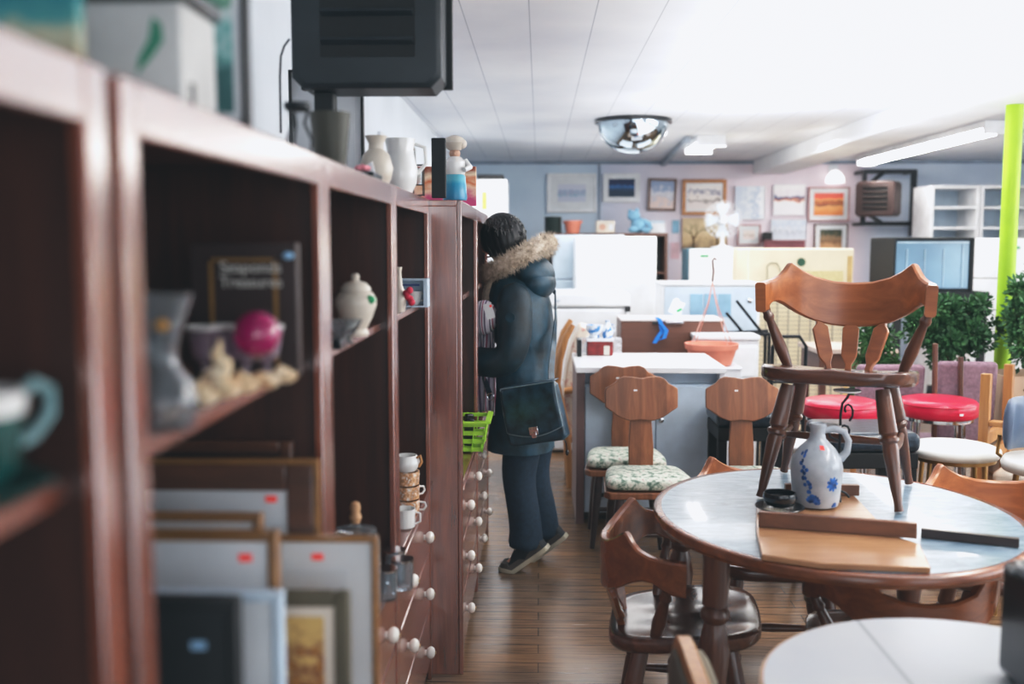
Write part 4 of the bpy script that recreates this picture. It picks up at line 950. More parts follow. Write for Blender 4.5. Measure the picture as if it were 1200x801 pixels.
# black folded cart
t = thing('folding_cart', 'folded black luggage cart with two leaning handles beside the display unit', 'cart', (1.42, 7.05, 0))
w = MB(); b0 = W(875, 392, 7.0).z
w.tube(W(863, 352, 7.0), W(898, 396, 7.0), .011, n=10).tube(W(851, 366, 7.12), W(872, 391, 7.12), .011, n=10)
w.build('handle', BLACKM, t)
p0, p1 = W(853, 393, 7.0), W(905, 391, 7.0)
w = MB().tube(p0, p1, .012, n=10).tube(p0 + V((0, .12, .01)), p1 + V((0, .12, .01)), .012, n=10)
for x in (p0.x + .05, p1.x - .02): w.tube((x, 7.0, .1), (x, 7.0, p0.z), .012, n=10).tube((x, 7.12, .1), (x, 7.12, p0.z), .012, n=10).tube((x, 6.98, .09), (x, 7.14, .09), .012, n=10)
w.build('frame', BLACKM, t)
for x in (p0.x + .02, p1.x + .01): MB().lathe([(.085, -.015), (.09, -.01), (.09, .01), (.085, .015)], n=24, M=RM(0, 0, PI / 2, (x, 7.06, .091))).build('wheel', BLACKG, t)

# ------------------------------------------------------------------ white counter with things on it
cx0, cx1, cy0, cy1, cz = .207, 1.017, 5.42, 6.13, .88
t = thing('counter', 'white topped counter with brown end panel behind the plank back chairs', 'counter', ((cx0 + cx1) / 2, cy0, 0))
MB().box(cx0 - .004, cx1 + .004, cy0 - .02, cy1, cz - .032, cz).build('counter_top', WHITE, t, .003)
MB().box(cx0, cx0 + .045, cy0, cy1 - .01, .001, cz - .033).build('end_panel', wood('mauve brown end', (132, 104, 100), (104, 82, 80), 'Z', .8, .5, .05), t, .002)
MB().box(cx1 - .03, cx1, cy0, cy1 - .01, .001, cz - .033).build('end_panel', WHITEM, t, .002)
MB().box(cx0 + .046, cx1 - .031, cy0 + .03, cy1 - .02, .06, cz - .10).build('carcass', PALEB, t)
MB().box(cx0 + .046, cx1 - .031, cy0 + .09, cy1 - .02, cz - .099, cz - .034).build('toe_shadow_rail', PALEB, t)
dx = W(769, 493, cy0).x
MB().box(cx0 + .05, dx - .004, cy0 + .008, cy0 + .029, .07, cz - .11).build('front_panel', PALEB, t, .002)
d = MB().box(dx + .002, cx1 - .034, cy0 + .008, cy0 + .029, .07, cz - .11).build('door', PALEB, t, .002)
q = W(775, 492, cy0); MB().lathe([(.010, 0), (.014, .012), (.004, .02)], n=14, M=RM(0, PI / 2, 0, (q.x, cy0 + .007, q.z))).build('knob', CHROME, d)
a, b = W(688, 413, 6.0), W(718, 395, 6.0)
t = thing('storage_box', 'dark red box with a pale label on the white counter', 'box', ((a.x + b.x) / 2, 6.02, cz + .001))
MB().box(a.x, b.x, 5.97, 6.09, cz + .001, cz + .085).build('box_body', mat('dark red card', (130, 40, 40), .5, var=.12, scale=20), t, .003)
MB().box(a.x - .004, b.x + .004, 5.966, 6.094, cz + .0855, cz + .10).build('lid', WHITEM, t, .002)
MB().box(b.x - .055, b.x - .02, 5.9675, 5.9695, cz + .004, cz + .06).build('label', mat('pale label', (206, 200, 190), .6), t)
DELFT = blotch('blue and white china', [(.35, (240, 244, 248)), (.5, (230, 238, 246)), (.56, (40, 110, 180)), (.7, (70, 150, 206))], 22, .3)
c = V((a.x + .045, 6.03, cz + .101))
tag(MB().lathe([(.03, 0), (.036, .006), (.026, .02), (.05, .05), (.054, .08), (.05, .08), (.03, .04)], c, 22).build('china_bowl', DELFT), 'blue and white footed china bowl on the dark red box', 'bowl')
c = V((b.x - .03, 6.03, cz + .101))
tag(MB().lathe([(.024, 0), (.030, .008), (.034, .05), (.020, .075), (.012, .095), (.016, .108), (.012, .108), (.008, .09)], c, 22).path([c + V((.018, 0, .085)), c + V((.038, 0, .08)), c + V((.042, 0, .05)), c + V((.033, 0, .03))], .004, 8).build('china_jug', DELFT), 'blue and white china jug on the dark red box', 'jug')
q = W(678, 413, 5.95)
tag(MB().box(q.x - .008, q.x + .016, 5.9, 6.08, cz + .001, cz + .10).build('book', BLACK, bevel=.002), 'thin black book standing at the edge of the white counter', 'book')
for k, (u, lb) in enumerate(((683.5, 'white wire rack on the counter between the black book and red box'), (724, 'white wire rack on the counter between the red box and brown cabinet'))):
    q = W(u, 413, 6.0); w = MB()
    for i in range(4): w.path([(q.x - .02 + .013 * i, 5.98, cz + .001), (q.x - .02 + .013 * i, 5.98, cz + .10), (q.x - .02 + .013 * i, 6.07, cz + .10), (q.x - .02 + .013 * i, 6.07, cz + .001)], .0018, 6)
    for z in (.02, .06, .10): w.path([(q.x - .02, 5.98, cz + z), (q.x + .019, 5.98, cz + z)], .0018, 6).path([(q.x - .02, 6.07, cz + z), (q.x + .019, 6.07, cz + z)], .0018, 6)
    tag(w.build('wire_rack', WHITEM), lb, 'rack', 'wire racks on the counter')
# bentwood armchair past the counter
t = thing('armchair', 'bent wood armchair with cream floral cover past the end of the counter', 'armchair', (.36, 6.48, 0))
for y in (6.26, 6.68):
    pts = [W(664, 500, 6.35), W(652, 450, 6.35), W(655, 420, 6.35), W(662, 395, 6.35), W(671, 379, 6.35)]
    fr = [V((q.x, y, q.z)) for q in pts]
    fr = [V((fr[0].x + .02, y, .001))] + fr
    MB().path(fr, [.022, .024, .026, .026, .024, .018], 10).build('back_post', OAK, t)
    MB().path([(.16, y, .62), (.30, y, .64), (.50, y, .63), (.56, y, .60), (.56, y, .30), (.54, y, .001)], .022, 10).build('arm', OAK, t)
FLOR = blotch('cream floral cloth', [(.35, (232, 222, 206)), (.55, (226, 212, 196)), (.6, (196, 130, 120)), (.66, (230, 220, 204)), (.75, (170, 150, 110))], 14, .9)
w = MB(); prof = [(.175, .34), (.155, .58), (.175, .78), (.215, .93), (.265, 1.03)]
w.loft([[V((x, 6.285, z)), V((x + .07, 6.285, z - .015)), V((x + .07, 6.655, z - .015)), V((x, 6.655, z))] for x, z in prof])
w.build('back_cushion', FLOR, t, .015)
MB().box(.20, .56, 6.285, 6.655, .33, .44).build('seat', FLOR, t, .025)
MB().box(.18, .56, 6.25, 6.69, .29, .328).build('seat_frame', OAK, t, .004)
# hanging pot, box below it, drawers
c = W(834, 402, 6.32)
t = thing('storage_box', 'plain white carton beneath the terracotta hanging pot', 'box', (c.x, 6.32, 0))
MB().box(1.025, 1.26, 6.18, 6.46, .001, .770).build('box_body', WHITEM, t, .004)
MB().box(1.020, 1.265, 6.175, 6.465, .7705, .783).build('lid', WHITEM, t, .003)
t = thing('hanging_planter', 'terracotta plastic hanging pot with thin wire hanger and dark hook', 'planter', (c.x, 6.32, .784))
rz_ = c.z
MB().lathe([(.110, .784), (.125, .79), (.155, rz_ - .035), (.166, rz_ - .034), (.170, rz_), (.160, rz_), (.150, rz_ - .03), (.115, .80)], (c.x, 6.32, 0), 36).build('pot', TERRA, t)
hk = W(835, 330, 6.32)
w = MB()
for k in range(4):
    an = k / 4 * 2 * PI + .5
    w.path([(c.x + .163 * math.cos(an), 6.32 + .163 * math.sin(an), rz_ - .012), (c.x + .10 * math.cos(an), 6.32 + .10 * math.sin(an), rz_ + (hk.z - rz_) * .30), (c.x + .035 * math.cos(an), 6.32 + .035 * math.sin(an), rz_ + (hk.z - rz_) * .66), hk], .0028, 6)
w.build('hanger_wire', mat('salmon wire', (206, 150, 136), .5), t)
t1 = W(835, 305, 6.32)
MB().path([hk, hk.lerp(t1, .5) + V((.006, 0, 0)), t1, t1 + V((.012, 0, .015)), t1 + V((.024, 0, .004))], .006, 8).build('hook', mat('dark hook', (80, 50, 50), .5), t)
a, b = W(817, 393, 6.50), W(890, 393, 6.50)
t = thing('drawer_tower', 'white plastic drawer tower behind the terracotta pot', 'drawers', ((a.x + b.x) / 2, 6.62, 0))
MB().box(a.x, b.x, 6.52, 6.745, .001, a.z - .03).build('carcass', WHITEM, t, .006)
MB().box(a.x - .008, b.x + .008, 6.505, 6.747, a.z - .029, a.z).build('top_panel', WHITEM, t, .006)
for k in range(4):
    d = MB().box(a.x + .015, b.x - .015, 6.505, 6.519, .04 + k * .215, .24 + k * .215).build('drawer', WHITE, t, .004)
    MB().box((a.x + b.x) / 2 - .05, (a.x + b.x) / 2 + .05, 6.495, 6.5045, .19 + k * .215, .21 + k * .215).build('handle', WHITEM, d, .003)

# ------------------------------------------------------------------ chairs with a shaped plank back
FLSEAT = blotch('green floral seat cloth', [(.30, (60, 84, 76)), (.44, (120, 142, 126)), (.52, (214, 216, 202)), (.60, (206, 208, 196)), (.66, (176, 110, 116)), (.72, (190, 200, 186))], 34, .9, .1)
def plank_chair(label, loc, rz, group='plank back chairs'):
    t = thing('plank_chair', label, 'chair', loc, rz, group)
    def B(m, *a, **k): return m.build(*a, parent=t, world=False, **k)
    # splat and plate lean back (+Y is the back)
    z0, z1 = .36, .93
    Mx = RM(0, -.10, 0, (0, .175, .44))
    hf = [(.055, .236), (.108, .254), (.150, .284), (.180, .304), (.181, .35), (.180, .398), (.134, .424), (.112, .448), (.086, .458), (.04, .455)]
    pl = [(0, .244)] + hf + [(0, .447)] + [(-x, z) for x, z in hf[::-1]]
    M2 = Mx @ RM(0, PI / 2, 0, (0, 0, 0))
    pts = []
    for i in range(len(pl)):      # soften the outline
        p, q = V(pl[i] + (0,)), V(pl[(i + 1) % len(pl)] + (0,))
        pts += [tuple(p.lerp(q, .1)[:2]), tuple(p.lerp(q, .9)[:2])]
    B(MB().prism(pts, -.011, .011, M2), 'back_plate', WALNUT, bevel=.005, seg=3)
    B(MB().prism([(-.058, -.12), (.058, -.12), (.062, .10), (.052, .25), (-.052, .25), (-.062, .10)], -.034, -.0115, M2), 'splat', WALNUT, bevel=.004)
    B(MB().prism([(-.004, 0), (.013, 0), (.013, .008), (-.004, .008)], .0112, .013, M2 @ RM(0, 0, 0, (-.035, .385, 0))), 'price_sticker', STICKW)
    so = [(-.19, -.19), (.19, -.19), (.215, -.15), (.19, .14), (.15, .165), (-.15, .165), (-.19, .14), (-.215, -.15)]
    B(MB().prism(so, .375, .408), 'seat_board', WALNUT, bevel=.006)
    def ring(s, z): return [V((x * s, y * s - .006, z)) for x, y in so]
    B(MB().loft([ring(.93, .4085), ring(.985, .425), ring(.99, .445), ring(.94, .463), ring(.75, .472), ring(.3, .474)]), 'seat_cushion', FLSEAT, sub=2, angle=180)
    for sx in (-1, 1):
        for y, y2 in ((-.14, -.18), (.12, .17)):
            B(MB().turned((sx * .14, y, .376), (sx * .175, y2, .001), [(0, .020), (.3, .023), (.6, .018), (1, .013)]), 'leg', DARKW)
    B(MB().tube((-.15, -.155, .2), (.15, -.155, .2), .011).tube((-.15, .135, .2), (.15, .135, .2), .011), 'stretcher', DARKW)
    return t
pc = plank_chair('plank back chair with floral seat, front one of the pair beside the white counter', (.515, 4.70, 0), .03)
dup(pc, (.452, 5.15, 0), -.02, 'plank back chair with floral seat, partly hidden behind another and touching the counter side')
dup(pc, (1.010, 4.70, 0), .02, 'plank back chair behind the round table, before the black leather stool')

# ------------------------------------------------------------------ captain's chairs
LEGP = [(t_, r_ * .88) for t_, r_ in [(0, .024), (.05, .027), (.28, .030), (.36, .032), (.385, .024), (.405, .033), (.43, .033), (.45, .025), (.5, .027), (.7, .022), (.94, .014), (1, .016)]]
POSTP = [(t_, r_ * .86) for t_, r_ in [(0, .016), (.12, .020), (.35, .024), (.62, .019), (.78, .015), (.82, .021), (.86, .021), (.9, .016), (1, .019)]]
CRESTW = wood('crest wood', (184, 112, 66), (138, 80, 46), 'X', .7, .3, .3)
CRESTD = wood('crest wood dark', (152, 86, 48), (102, 56, 33), 'X', .7, .25, .4)
def captain(label, loc, rz, s=1.0, crest=CRESTD, group="captain's chairs", zs=.425, dip=.664):
    t = thing('captain_chair', label, 'chair', loc, rz, group); t.scale = (1, 1, 1)
    def B(m, *a, **k): return m.build(*a, parent=t, world=False, **k)
    def P(x, y, z): return V((x * s, y * s, z * s))
    # saddle seat
    def outline(a):
        x = .235 * math.copysign(abs(math.sin(a)) ** .48, math.sin(a)); y = -.225 * math.copysign(abs(math.cos(a)) ** .6, math.cos(a))
        return x * (1 if y < 0 else .93), y
    n = 40
    def topz(x, y, f): 
        e = (x / .235) ** 2
        return zs - .10 * y - .014 * math.exp(-((abs(x) - .095) / .07) ** 2 - ((y + .03) / .13) ** 2) + .012 * e * f + (.006 * math.exp(-(x / .03) ** 2) if y < -.05 else 0)
    rings = []
    for f, dz in ((.02, 0), (.3, 0), (.6, 0), (.85, 0), (.97, -.001), (1.0, -.008)):
        rings.append([P(outline(k / n * 2 * PI)[0] * f, outline(k / n * 2 * PI)[1] * f, topz(outline(k / n * 2 * PI)[0] * f, outline(k / n * 2 * PI)[1] * f, f) + dz) for k in range(n)])
    for f, z in ((1.0, zs - .032), (.96, zs - .044), (.6, zs - .048), (.02, zs - .048)):
        rings.append([P(outline(k / n * 2 * PI)[0] * f, outline(k / n * 2 * PI)[1] * f, z - .10 * outline(k / n * 2 * PI)[1] * f + .006 * (outline(k / n * 2 * PI)[0] / .235) ** 2) for k in range(n)])
    B(MB().loft(rings), 'seat', SEATW, angle=50)
    for sx in (-1, 1):
        for y, y2 in ((-.13, -.20), (.12, .20)):
            B(MB().turned(P(sx * .14, y, zs - .038), P(sx * .205, y2, .001), LEGP), 'leg', MAPLED)
    st = MB()
    for sx in (-1, 1): st.turned(P(sx * .178, -.166, .17), P(sx * .178, .166, .17), [(0, .010), (.5, .017), (1, .010)])
    st.turned(P(-.178, 0, .17), P(.178, 0, .17), [(0, .009), (.5, .016), (1, .009)])
    B(st, 'stretcher', MAPLED)
    # wrap-around crest
    A, Bk = .275, .255
    def hgt(d):
        d = abs(d)
        tp = [(0, dip), (14, dip + .004), (28, dip + .021), (38, .707), (44, .724), (47, .731), (49, .727), (53, .706), (58, .688), (66, .676), (78, .671), (90, .668)]
        bt = [(0, .513), (16, .518), (30, .535), (42, .560), (54, .590), (62, .602), (68, .600), (74, .586), (80, .573), (90, .570)]
        def it(l):
            for (a, u), (b, v) in zip(l, l[1:]):
                if a <= d <= b: return u + (v - u) * (d - a) / (b - a)
            return l[-1][1]
        return it(tp), it(bt)
    ds = [-90, -88, -84, -80, -74, -68, -65, -61, -58, -55, -53, -51, -49, -47, -44, -41, -38, -33, -28, -21, -14, -7]
    ds = ds + [0] + [-d for d in ds[::-1]]
    rings = []
    for d in ds:
        a = math.radians(d); tz, bz = hgt(d)
        def pt(rad, z):
            o = 1 + .14 * (z - .55)          # flares a little towards the top
            return P((A + rad) * o * math.sin(a), (Bk + rad) * o * math.cos(a), z)
        th = .026 if abs(d) < 80 else .034
        e = .006
        rings.append([pt(0, bz + e), pt(-e, bz), pt(-th + e, bz), pt(-th, bz + e), pt(-th, tz - e), pt(-th + e, tz), pt(-e, tz), pt(0, tz - e)])
    B(MB().loft(rings), 'crest_rail', crest, angle=30)
    # posts under the arms and flat arrow splats behind
    for sx in (-1, 1):
        d = math.radians(sx * 78)
        B(MB().turned(P(sx * .178, .085, zs - .012), P((A - .014) * math.sin(d), (Bk - .014) * math.cos(d), .585), POSTP), 'arm_post', MAPLED)
    for dd in (-24, 0, 24):
        d = math.radians(dd)
        a = P(.135 * math.sin(d * 1.15), .185, zs - .028); b = P((A - .013) * math.sin(d), (Bk - .013) * math.cos(d), .535)
        ax = (b - a); tn = ax.normalized(); side = V((math.cos(d), -math.sin(d), 0)); nr = side.cross(tn).normalized(); side = tn.cross(nr)
        rg = []
        for f, wd, tk in ((0, .010, .010), (.14, .010, .010), (.30, .025, .007), (.84, .027, .007), (.93, .011, .009), (1, .009, .010)):
            c_ = a + ax * f
            rg.append([c_ - side * wd - nr * tk, c_ + side * wd - nr * tk, c_ + side * wd + nr * tk, c_ - side * wd + nr * tk])
        B(MB().loft(rg), 'splat', crest, bevel=.003)
    return t
TBZ = .75
captain("wooden captain's chair standing on top of the round marbled table", (.968, 3.20, TBZ + .005), -.42, 1.0, CRESTW, zs=.392)
captain("captain's chair pulled up at the aisle side of the marbled table, facing it", (.445, 2.965, 0), PI / 2 - .13, 1.0)
captain("captain's chair on the far side of the marbled table, only its rail showing", (.84, 3.49, 0), -.05, 1.04, CRESTW)
captain("captain's chair with its broad orange back rising beyond the marbled table by the white stool", (1.61, 3.36, 0), -.22, 1.04, CRESTW)
captain("captain's chair between the marbled table and the small white table, its back to the camera", (1.02, 2.785, 0), PI + .02, .97, dip=.632)
t = thing('upholstered_chair', 'wood rimmed chair with olive grey padded back, blurred beside the small white table', 'chair', (.33, 1.87, 0))
def slab(x, ins):
    o = []
    y0, y1, z0, z1, r = 1.66 + ins, 2.08 - ins, .46 + ins, .735 - ins, .07
    for cy_, cz_, a0 in ((y1 - r, z1 - r, 0), (y0 + r, z1 - r, 90)):
        for k in range(7):
            a = math.radians(a0 + k * 15); o.append(V((x, cy_ + r * math.cos(a), cz_ + r * math.sin(a))))
    return o + [V((x, y0, z0)), V((x, y1, z0))]
MB().loft([slab(.286, .008), slab(.292, 0), slab(.318, 0), slab(.324, .008)]).build('back_frame', OAK, t)
MB().loft([slab(.276, .030), slab(.280, .022), slab(.2855, .020)]).build('outer_padding', mat('olive grey cloth', (112, 108, 96), .9), t)
MB().loft([slab(.3245, .020), slab(.340, .022), slab(.350, .034)]).build('backrest', mat('olive grey padding', (120, 114, 100), .9), t)
MB().box(.29, .62, 1.66, 2.06, .40, .455).build('seat', mat('olive grey seat', (120, 114, 100), .9), t, .02)
for y in (1.68, 2.06):
    MB().tube((.305, y, .001), (.305, y, .47), .016, .018).build('leg', OAK, t); MB().tube((.60, y, .001), (.60, y - .02 * (1 if y > 1.9 else -1), .40), .016, .018).build('leg', OAK, t)

# ------------------------------------------------------------------ the round marbled table
tc_, rx_, ry_ = V((.885, 2.95, 0)), .535, .592
def marble():
    m, nt, b = newmat('grey marbled laminate')
    tc = N(nt, 'ShaderNodeTexCoord'); mp = N(nt, 'ShaderNodeMapping'); mp.inputs['Scale'].default_value = (2.5, 8, 3); mp.inputs['Rotation'].default_value = (0, 0, .35)
    link(nt, tc.outputs['Object'], mp.inputs['Vector'])
    no = N(nt, 'ShaderNodeTexNoise', Scale=3.5, Detail=9.0, Roughness=.7, Distortion=1.2); link(nt, mp.outputs['Vector'], no.inputs['Vector'])
    r = ramp(nt, no.outputs['Fac'], [(.3, (76, 98, 116)), (.48, (116, 140, 158)), (.62, (150, 170, 184)), (.8, (184, 198, 208))])
    link(nt, r.outputs['Color'], b.inputs['Base Color']); b.inputs['Roughness'].default_value = .3; b.inputs['Coat Weight'].default_value = .1
    return m
MARB = marble()
t = thing('round_table', 'round wooden table with grey blue marbled top, carrying a chair and jug', 'table', tc_)
def ell(f, z, n=72): return [V((tc_.x + rx_ * f * math.cos(k / n * 2 * PI), tc_.y + ry_ * f * math.sin(k / n * 2 * PI), z)) for k in range(n)]
MB().loft([ell(.96, TBZ - .036), ell(.985, TBZ - .034), ell(.99, TBZ - .026), ell(1.0, TBZ - .022), ell(1.0, TBZ - .006), ell(.992, TBZ - .001), ell(.955, TBZ - .0005), ell(.955, TBZ - .01)]).build('rim', CRESTD, t, angle=50)
MB().loft([ell(.954, TBZ - .010), ell(.954, TBZ)]).build('tabletop', MARB, t)
ap = MB()
def aprect(f, z): return [V((tc_.x + sx * 0.30 * f, tc_.y + sy * .36 * f, z)) for sx, sy in ((-1, -1), (1, -1), (1, 1), (-1, 1))]
for a, b in (((-.40, -.18), (.40, -.18)), ((.40, -.18), (.40, .18)), ((.40, .18), (-.40, .18)), ((-.40, .18), (-.40, -.18))):
    ap.bar((tc_.x + a[0], tc_.y + a[1], .688), (tc_.x + b[0], tc_.y + b[1], .688), .024, .046)
ap.build('apron', MAPLED, t, .002)
for sx in (-1, 1):
    for sy in (-1, 1):
        p = V((tc_.x + ((.435 if sy < 0 else .36) if sx > 0 else -.40), tc_.y + (.345 if sy > 0 else -.30), 0))
        MB().turned(p + V((0, 0, .714)), p + V((sx * .012, sy * .012, .001)), [(0, .036), (.20, .036), (.205, .028), (.23, .040), (.25, .040), (.27, .028), (.30, .034), (.38, .044), (.52, .036), (.70, .026), (.80, .022), (.82, .031), (.85, .031), (.87, .022), (.97, .017), (1, .019)], 18).build('leg', MAPLED, t)
# upturned leaf, its rails, loose dark rail
LZ = TBZ + .001
t = thing('table_leaf', 'pale wooden table leaf lying upside down across the marbled table', 'table leaf', (.76, 2.7, LZ))
MB().prism([(.598, 2.695), (.665, 3.0), (.768, 3.02), (.768, 3.105), (.99, 3.105), (.955, 2.66), (1.0, 2.575), (.955, 2.385), (.70, 2.41), (.565, 2.475)], LZ, LZ + .016).build('board', LEAFW, t, .003)
def atz(u, v, z): return G(u, v, z)
a, b = atz(889, 616, LZ + .017), atz(1074, 630, LZ + .017)
MB().bar((a.x, a.y, LZ + .017 + .021), (b.x, b.y, LZ + .017 + .021), .020, .042).build('apron_rail', APRON, t, .002)
a, b = V((.772, 3.088, 0)), V((1.0, 3.082, 0))
MB().bar((a.x, a.y, LZ + .017 + .017), (b.x, b.y, LZ + .017 + .017), .022, .034).build('apron_rail', APRON, t, .002)
a, b = atz(1079, 629, LZ), atz(1194, 641, LZ)
tag(MB().bar((a.x, a.y, LZ + .013), (b.x, b.y, LZ + .013), .018, .026).build('table_rail', DARKW, bevel=.002), 'loose dark wooden rail lying on the blue side of the marbled table', 'rail')
a, b = V((1.10, 3.36, 0)), V((1.24, 3.27, 0))
# jug
def stoneware():
    m, nt, b = newmat('grey stoneware glaze')
    tc = N(nt, 'ShaderNodeTexCoord'); no = N(nt, 'ShaderNodeTexNoise', Scale=14.0, Detail=4.0); link(nt, tc.outputs['Object'], no.inputs['Vector'])
    r = ramp(nt, no.outputs['Fac'], [(.3, (146, 154, 164)), (.7, (188, 194, 200))]); link(nt, r.outputs['Color'], b.inputs['Base Color'])
    b.inputs['Roughness'].default_value = .28; b.inputs['Coat Weight'].default_value = .3; return m
STW = stoneware(); COBALT = mat('cobalt brushwork', (44, 92, 160), .35, var=.3, scale=60)
c = G(965, 600, LZ + .017); c = V((c.x, c.y + .085, LZ + .018))
t = thing('stoneware_jug', 'grey stoneware jug with blue painted flowers and orange price sticker', 'jug', c)
JS = .93
JP = [(r_ * JS, z_ * JS) for r_, z_ in [(.055, 0), (.070, .004), (.074, .02), (.080, .09), (.082, .125), (.076, .155), (.058, .185), (.038, .205), (.026, .218), (.023, .235), (.024, .252), (.027, .256), (.027, .266), (.022, .268), (.018, .262), (.018, .235)]]
MB().lathe(JP, c, 40).build('jug_body', STW, t, angle=60)
MB().path([c + V(q_) * JS for q_ in ((.022, 0, .243), (.050, -.004, .250), (.082, -.006, .240), (.098, -.006, .21), (.094, -.004, .175), (.074, 0, .150))], [.009, .010, .010, .010, .011, .013], 12).build('handle', STW, t)
def jr(z):
    for (r0, z0), (r1, z1) in zip(JP, JP[1:]):
        if z0 <= z <= z1: return r0 + (r1 - r0) * (z - z0) / max(z1 - z0, 1e-6)
    return .06
def onjug(a, z, o=.0006): r = jr(z) + o; return c + V((r * math.sin(a), -r * math.cos(a), z))
def petal(mb, a, z, ang, ln, wd):
    pts = [(0, 0), (ln * .35, wd), (ln * .8, wd * .8), (ln, 0), (ln * .8, -wd * .8), (ln * .35, -wd)]
    q = []
    for x, y in pts:
        dx, dz = x * math.cos(ang) - y * math.sin(ang), x * math.sin(ang) + y * math.cos(ang)
        q.append(onjug(a + dx / .08, z + dz))
    mb.bm.faces.new([mb.bm.verts.new(p) for p in q])
fl = MB()
for k in range(9): petal(fl, .42, .078, k / 9 * 2 * PI, .024, .0055)
fl.build('painted_flower', COBALT, t); fl = MB()
for k in range(8): petal(fl, -.38, .022, k / 8 * PI, .026, .007)
fl.build('painted_flower', COBALT, t); fl = MB()
for k in range(5): petal(fl, .62, .008, k / 5 * PI + .3, .014, .005)
fl.build('painted_flower', COBALT, t); fl = MB()
zz = [(-.95, .165), (-.86, .150), (-.84, .132), (-.74, .118), (-.78, .102), (-.66, .088), (-.62, .074), (-.52, .060), (-.46, .048)]
for k, (a_, z_) in enumerate(zz):
    petal(fl, a_, z_, .6 + k, .016, .006); petal(fl, a_, z_, 3.4 + k, .014, .006)
fl.build('painted_vine', COBALT, t)
st_ = MB(); q = [onjug(.02 + dx, .182 + dz, .0008) for dx, dz in ((-.12, -.005), (.16, -.006), (.16, .005), (-.12, .006))]
st_.bm.faces.new([st_.bm.verts.new(p) for p in q]); st_.build('price_sticker', STICK, t)
c = V((.708, 2.885, LZ + .018))
t = thing('black_dish', 'black glossy saucer and bowl stacked beside the stoneware jug', 'dish', c)
MB().lathe([(.03, 0), (.055, .004), (.072, .014), (.070, .016), (.04, .010)], c, 30).build('saucer', BLACKG, t)
MB().lathe([(.03, .0165), (.042, .022), (.050, .042), (.046, .056), (.043, .056), (.044, .04), (.02, .024)], c, 30).build('bowl', BLACKG, t)
# wrought iron candle stand
c = V((.862, 3.02, LZ + .018)); q1, q2 = W(993, 459, 3.02), W(969, 500, 3.02)
t = thing('candle_stand', 'thin black iron candle stand with scroll and two white saucers behind the jug', 'candle holder', c)
zt_ = q1.z
w = MB()
sx0 = W(984, 520, 3.02).x
w.path([(sx0, 3.02, LZ + .022), (sx0, 3.02, zt_ - .07), (sx0 + .004, 3.02, zt_ - .035), (sx0 + .018, 3.02, zt_ - .018), (q1.x + .006, 3.02, zt_ - .004)], .0042, 8)
sp = [V((sx0 + .018 + (.030 - .0034 * k) * math.cos(-1.2 + k * .62) * .8, 3.02, zt_ - .058 + (.034 - .0034 * k) * math.sin(-1.2 + k * .62))) for k in range(9)]
w.path(sp, .0036, 8)
w.path([(sx0, 3.02, LZ + .20), (sx0 - .03, 3.02, q2.z - .03), (q2.x, 3.02, q2.z - .003)], .0036, 8)
sp = [V((sx0 + .016 + (.026 - .003 * k) * math.cos(2.4 - k * .62) * .8, 3.02, zt_ - .125 + (.026 - .003 * k) * math.sin(2.4 - k * .62))) for k in range(9)]
w.path(sp, .0036, 8)
for k in range(3):
    an = k / 3 * 2 * PI + .4; w.path([(sx0, 3.02, LZ + .05), (sx0 + .03 * math.cos(an), 3.02 + .03 * math.sin(an), LZ + .035), (sx0 + .042 * math.cos(an), 3.02 + .042 * math.sin(an), LZ + .022)], .0038, 8)
w.build('iron_stem', BLACKM, t)
for qq, r_ in ((q1, .040), (q2, .042)): MB().lathe([(.012, -.003), (r_, .002), (r_ + .001, .006), (r_ - .004, .005), (.01, .001)], (qq.x, 3.02, qq.z), 26).build('saucer', CHINA, t)

# ------------------------------------------------------------------ small white table and what is on it
c = V((.80, 1.735, 0)); WT = .74
t = thing('pedestal_table', 'small round white topped table with wooden edge at the bottom of the view', 'table', c)
rt_ = .392
def wt():
    m, nt, b = newmat('white laminate top')
    tc = N(nt, 'ShaderNodeTexCoord'); no = N(nt, 'ShaderNodeTexNoise', Scale=3.0, Detail=5.0); link(nt, tc.outputs['Object'], no.inputs['Vector'])
    sx = N(nt, 'ShaderNodeSeparateXYZ'); link(nt, tc.outputs['Object'], sx.inputs[0])
    a = N(nt, 'ShaderNodeMath', operation='ADD'); a.inputs[1].default_value = .11; link(nt, sx.outputs['X'], a.inputs[0])
    ab = N(nt, 'ShaderNodeMath', operation='ABSOLUTE'); link(nt, a.outputs[0], ab.inputs[0])
    r = ramp(nt, ab.outputs[0], [(0, (140, 147, 156)), (.003, (160, 167, 175)), (.006, (194, 200, 207))])
    r2 = ramp(nt, no.outputs['Fac'], [(.3, (236, 238, 242)), (.7, (255, 252, 248))])
    m1 = N(nt, 'ShaderNodeMix', data_type='RGBA', blend_type='MULTIPLY'); m1.inputs['Factor'].default_value = 1
    link(nt, r.outputs['Color'], m1.inputs['A']); link(nt, r2.outputs['Color'], m1.inputs['B']); link(nt, m1.outputs['Result'], b.inputs['Base Color'])
    b.inputs['Roughness'].default_value = .3; return m
MB().lathe([(rt_ - .01, WT - .03), (rt_, WT - .026), (rt_, WT - .003), (rt_ - .006, WT - .001)], c, 64).build('edge_band', OAK, t)
MB().lathe([(rt_ - .008, WT - .012), (rt_ - .007, WT)], c, 64).build('tabletop', wt(), t)
MB().lathe([(.12, WT - .0305), (.06, WT - .06), (.035, WT - .10), (.04, .45), (.05, .30), (.035, .12), (.05, .08), (.05, .05)], c, 26).build('pedestal', MAPLED, t)
for k in range(4):
    an = k / 4 * 2 * PI + .78
    MB().path([c + V((.04 * math.cos(an), .04 * math.sin(an), .10)), c + V((.15 * math.cos(an), .15 * math.sin(an), .08)), c + V((.25 * math.cos(an), .25 * math.sin(an), .022))], [.028, .024, .020], 10).build('foot', MAPLED, t)
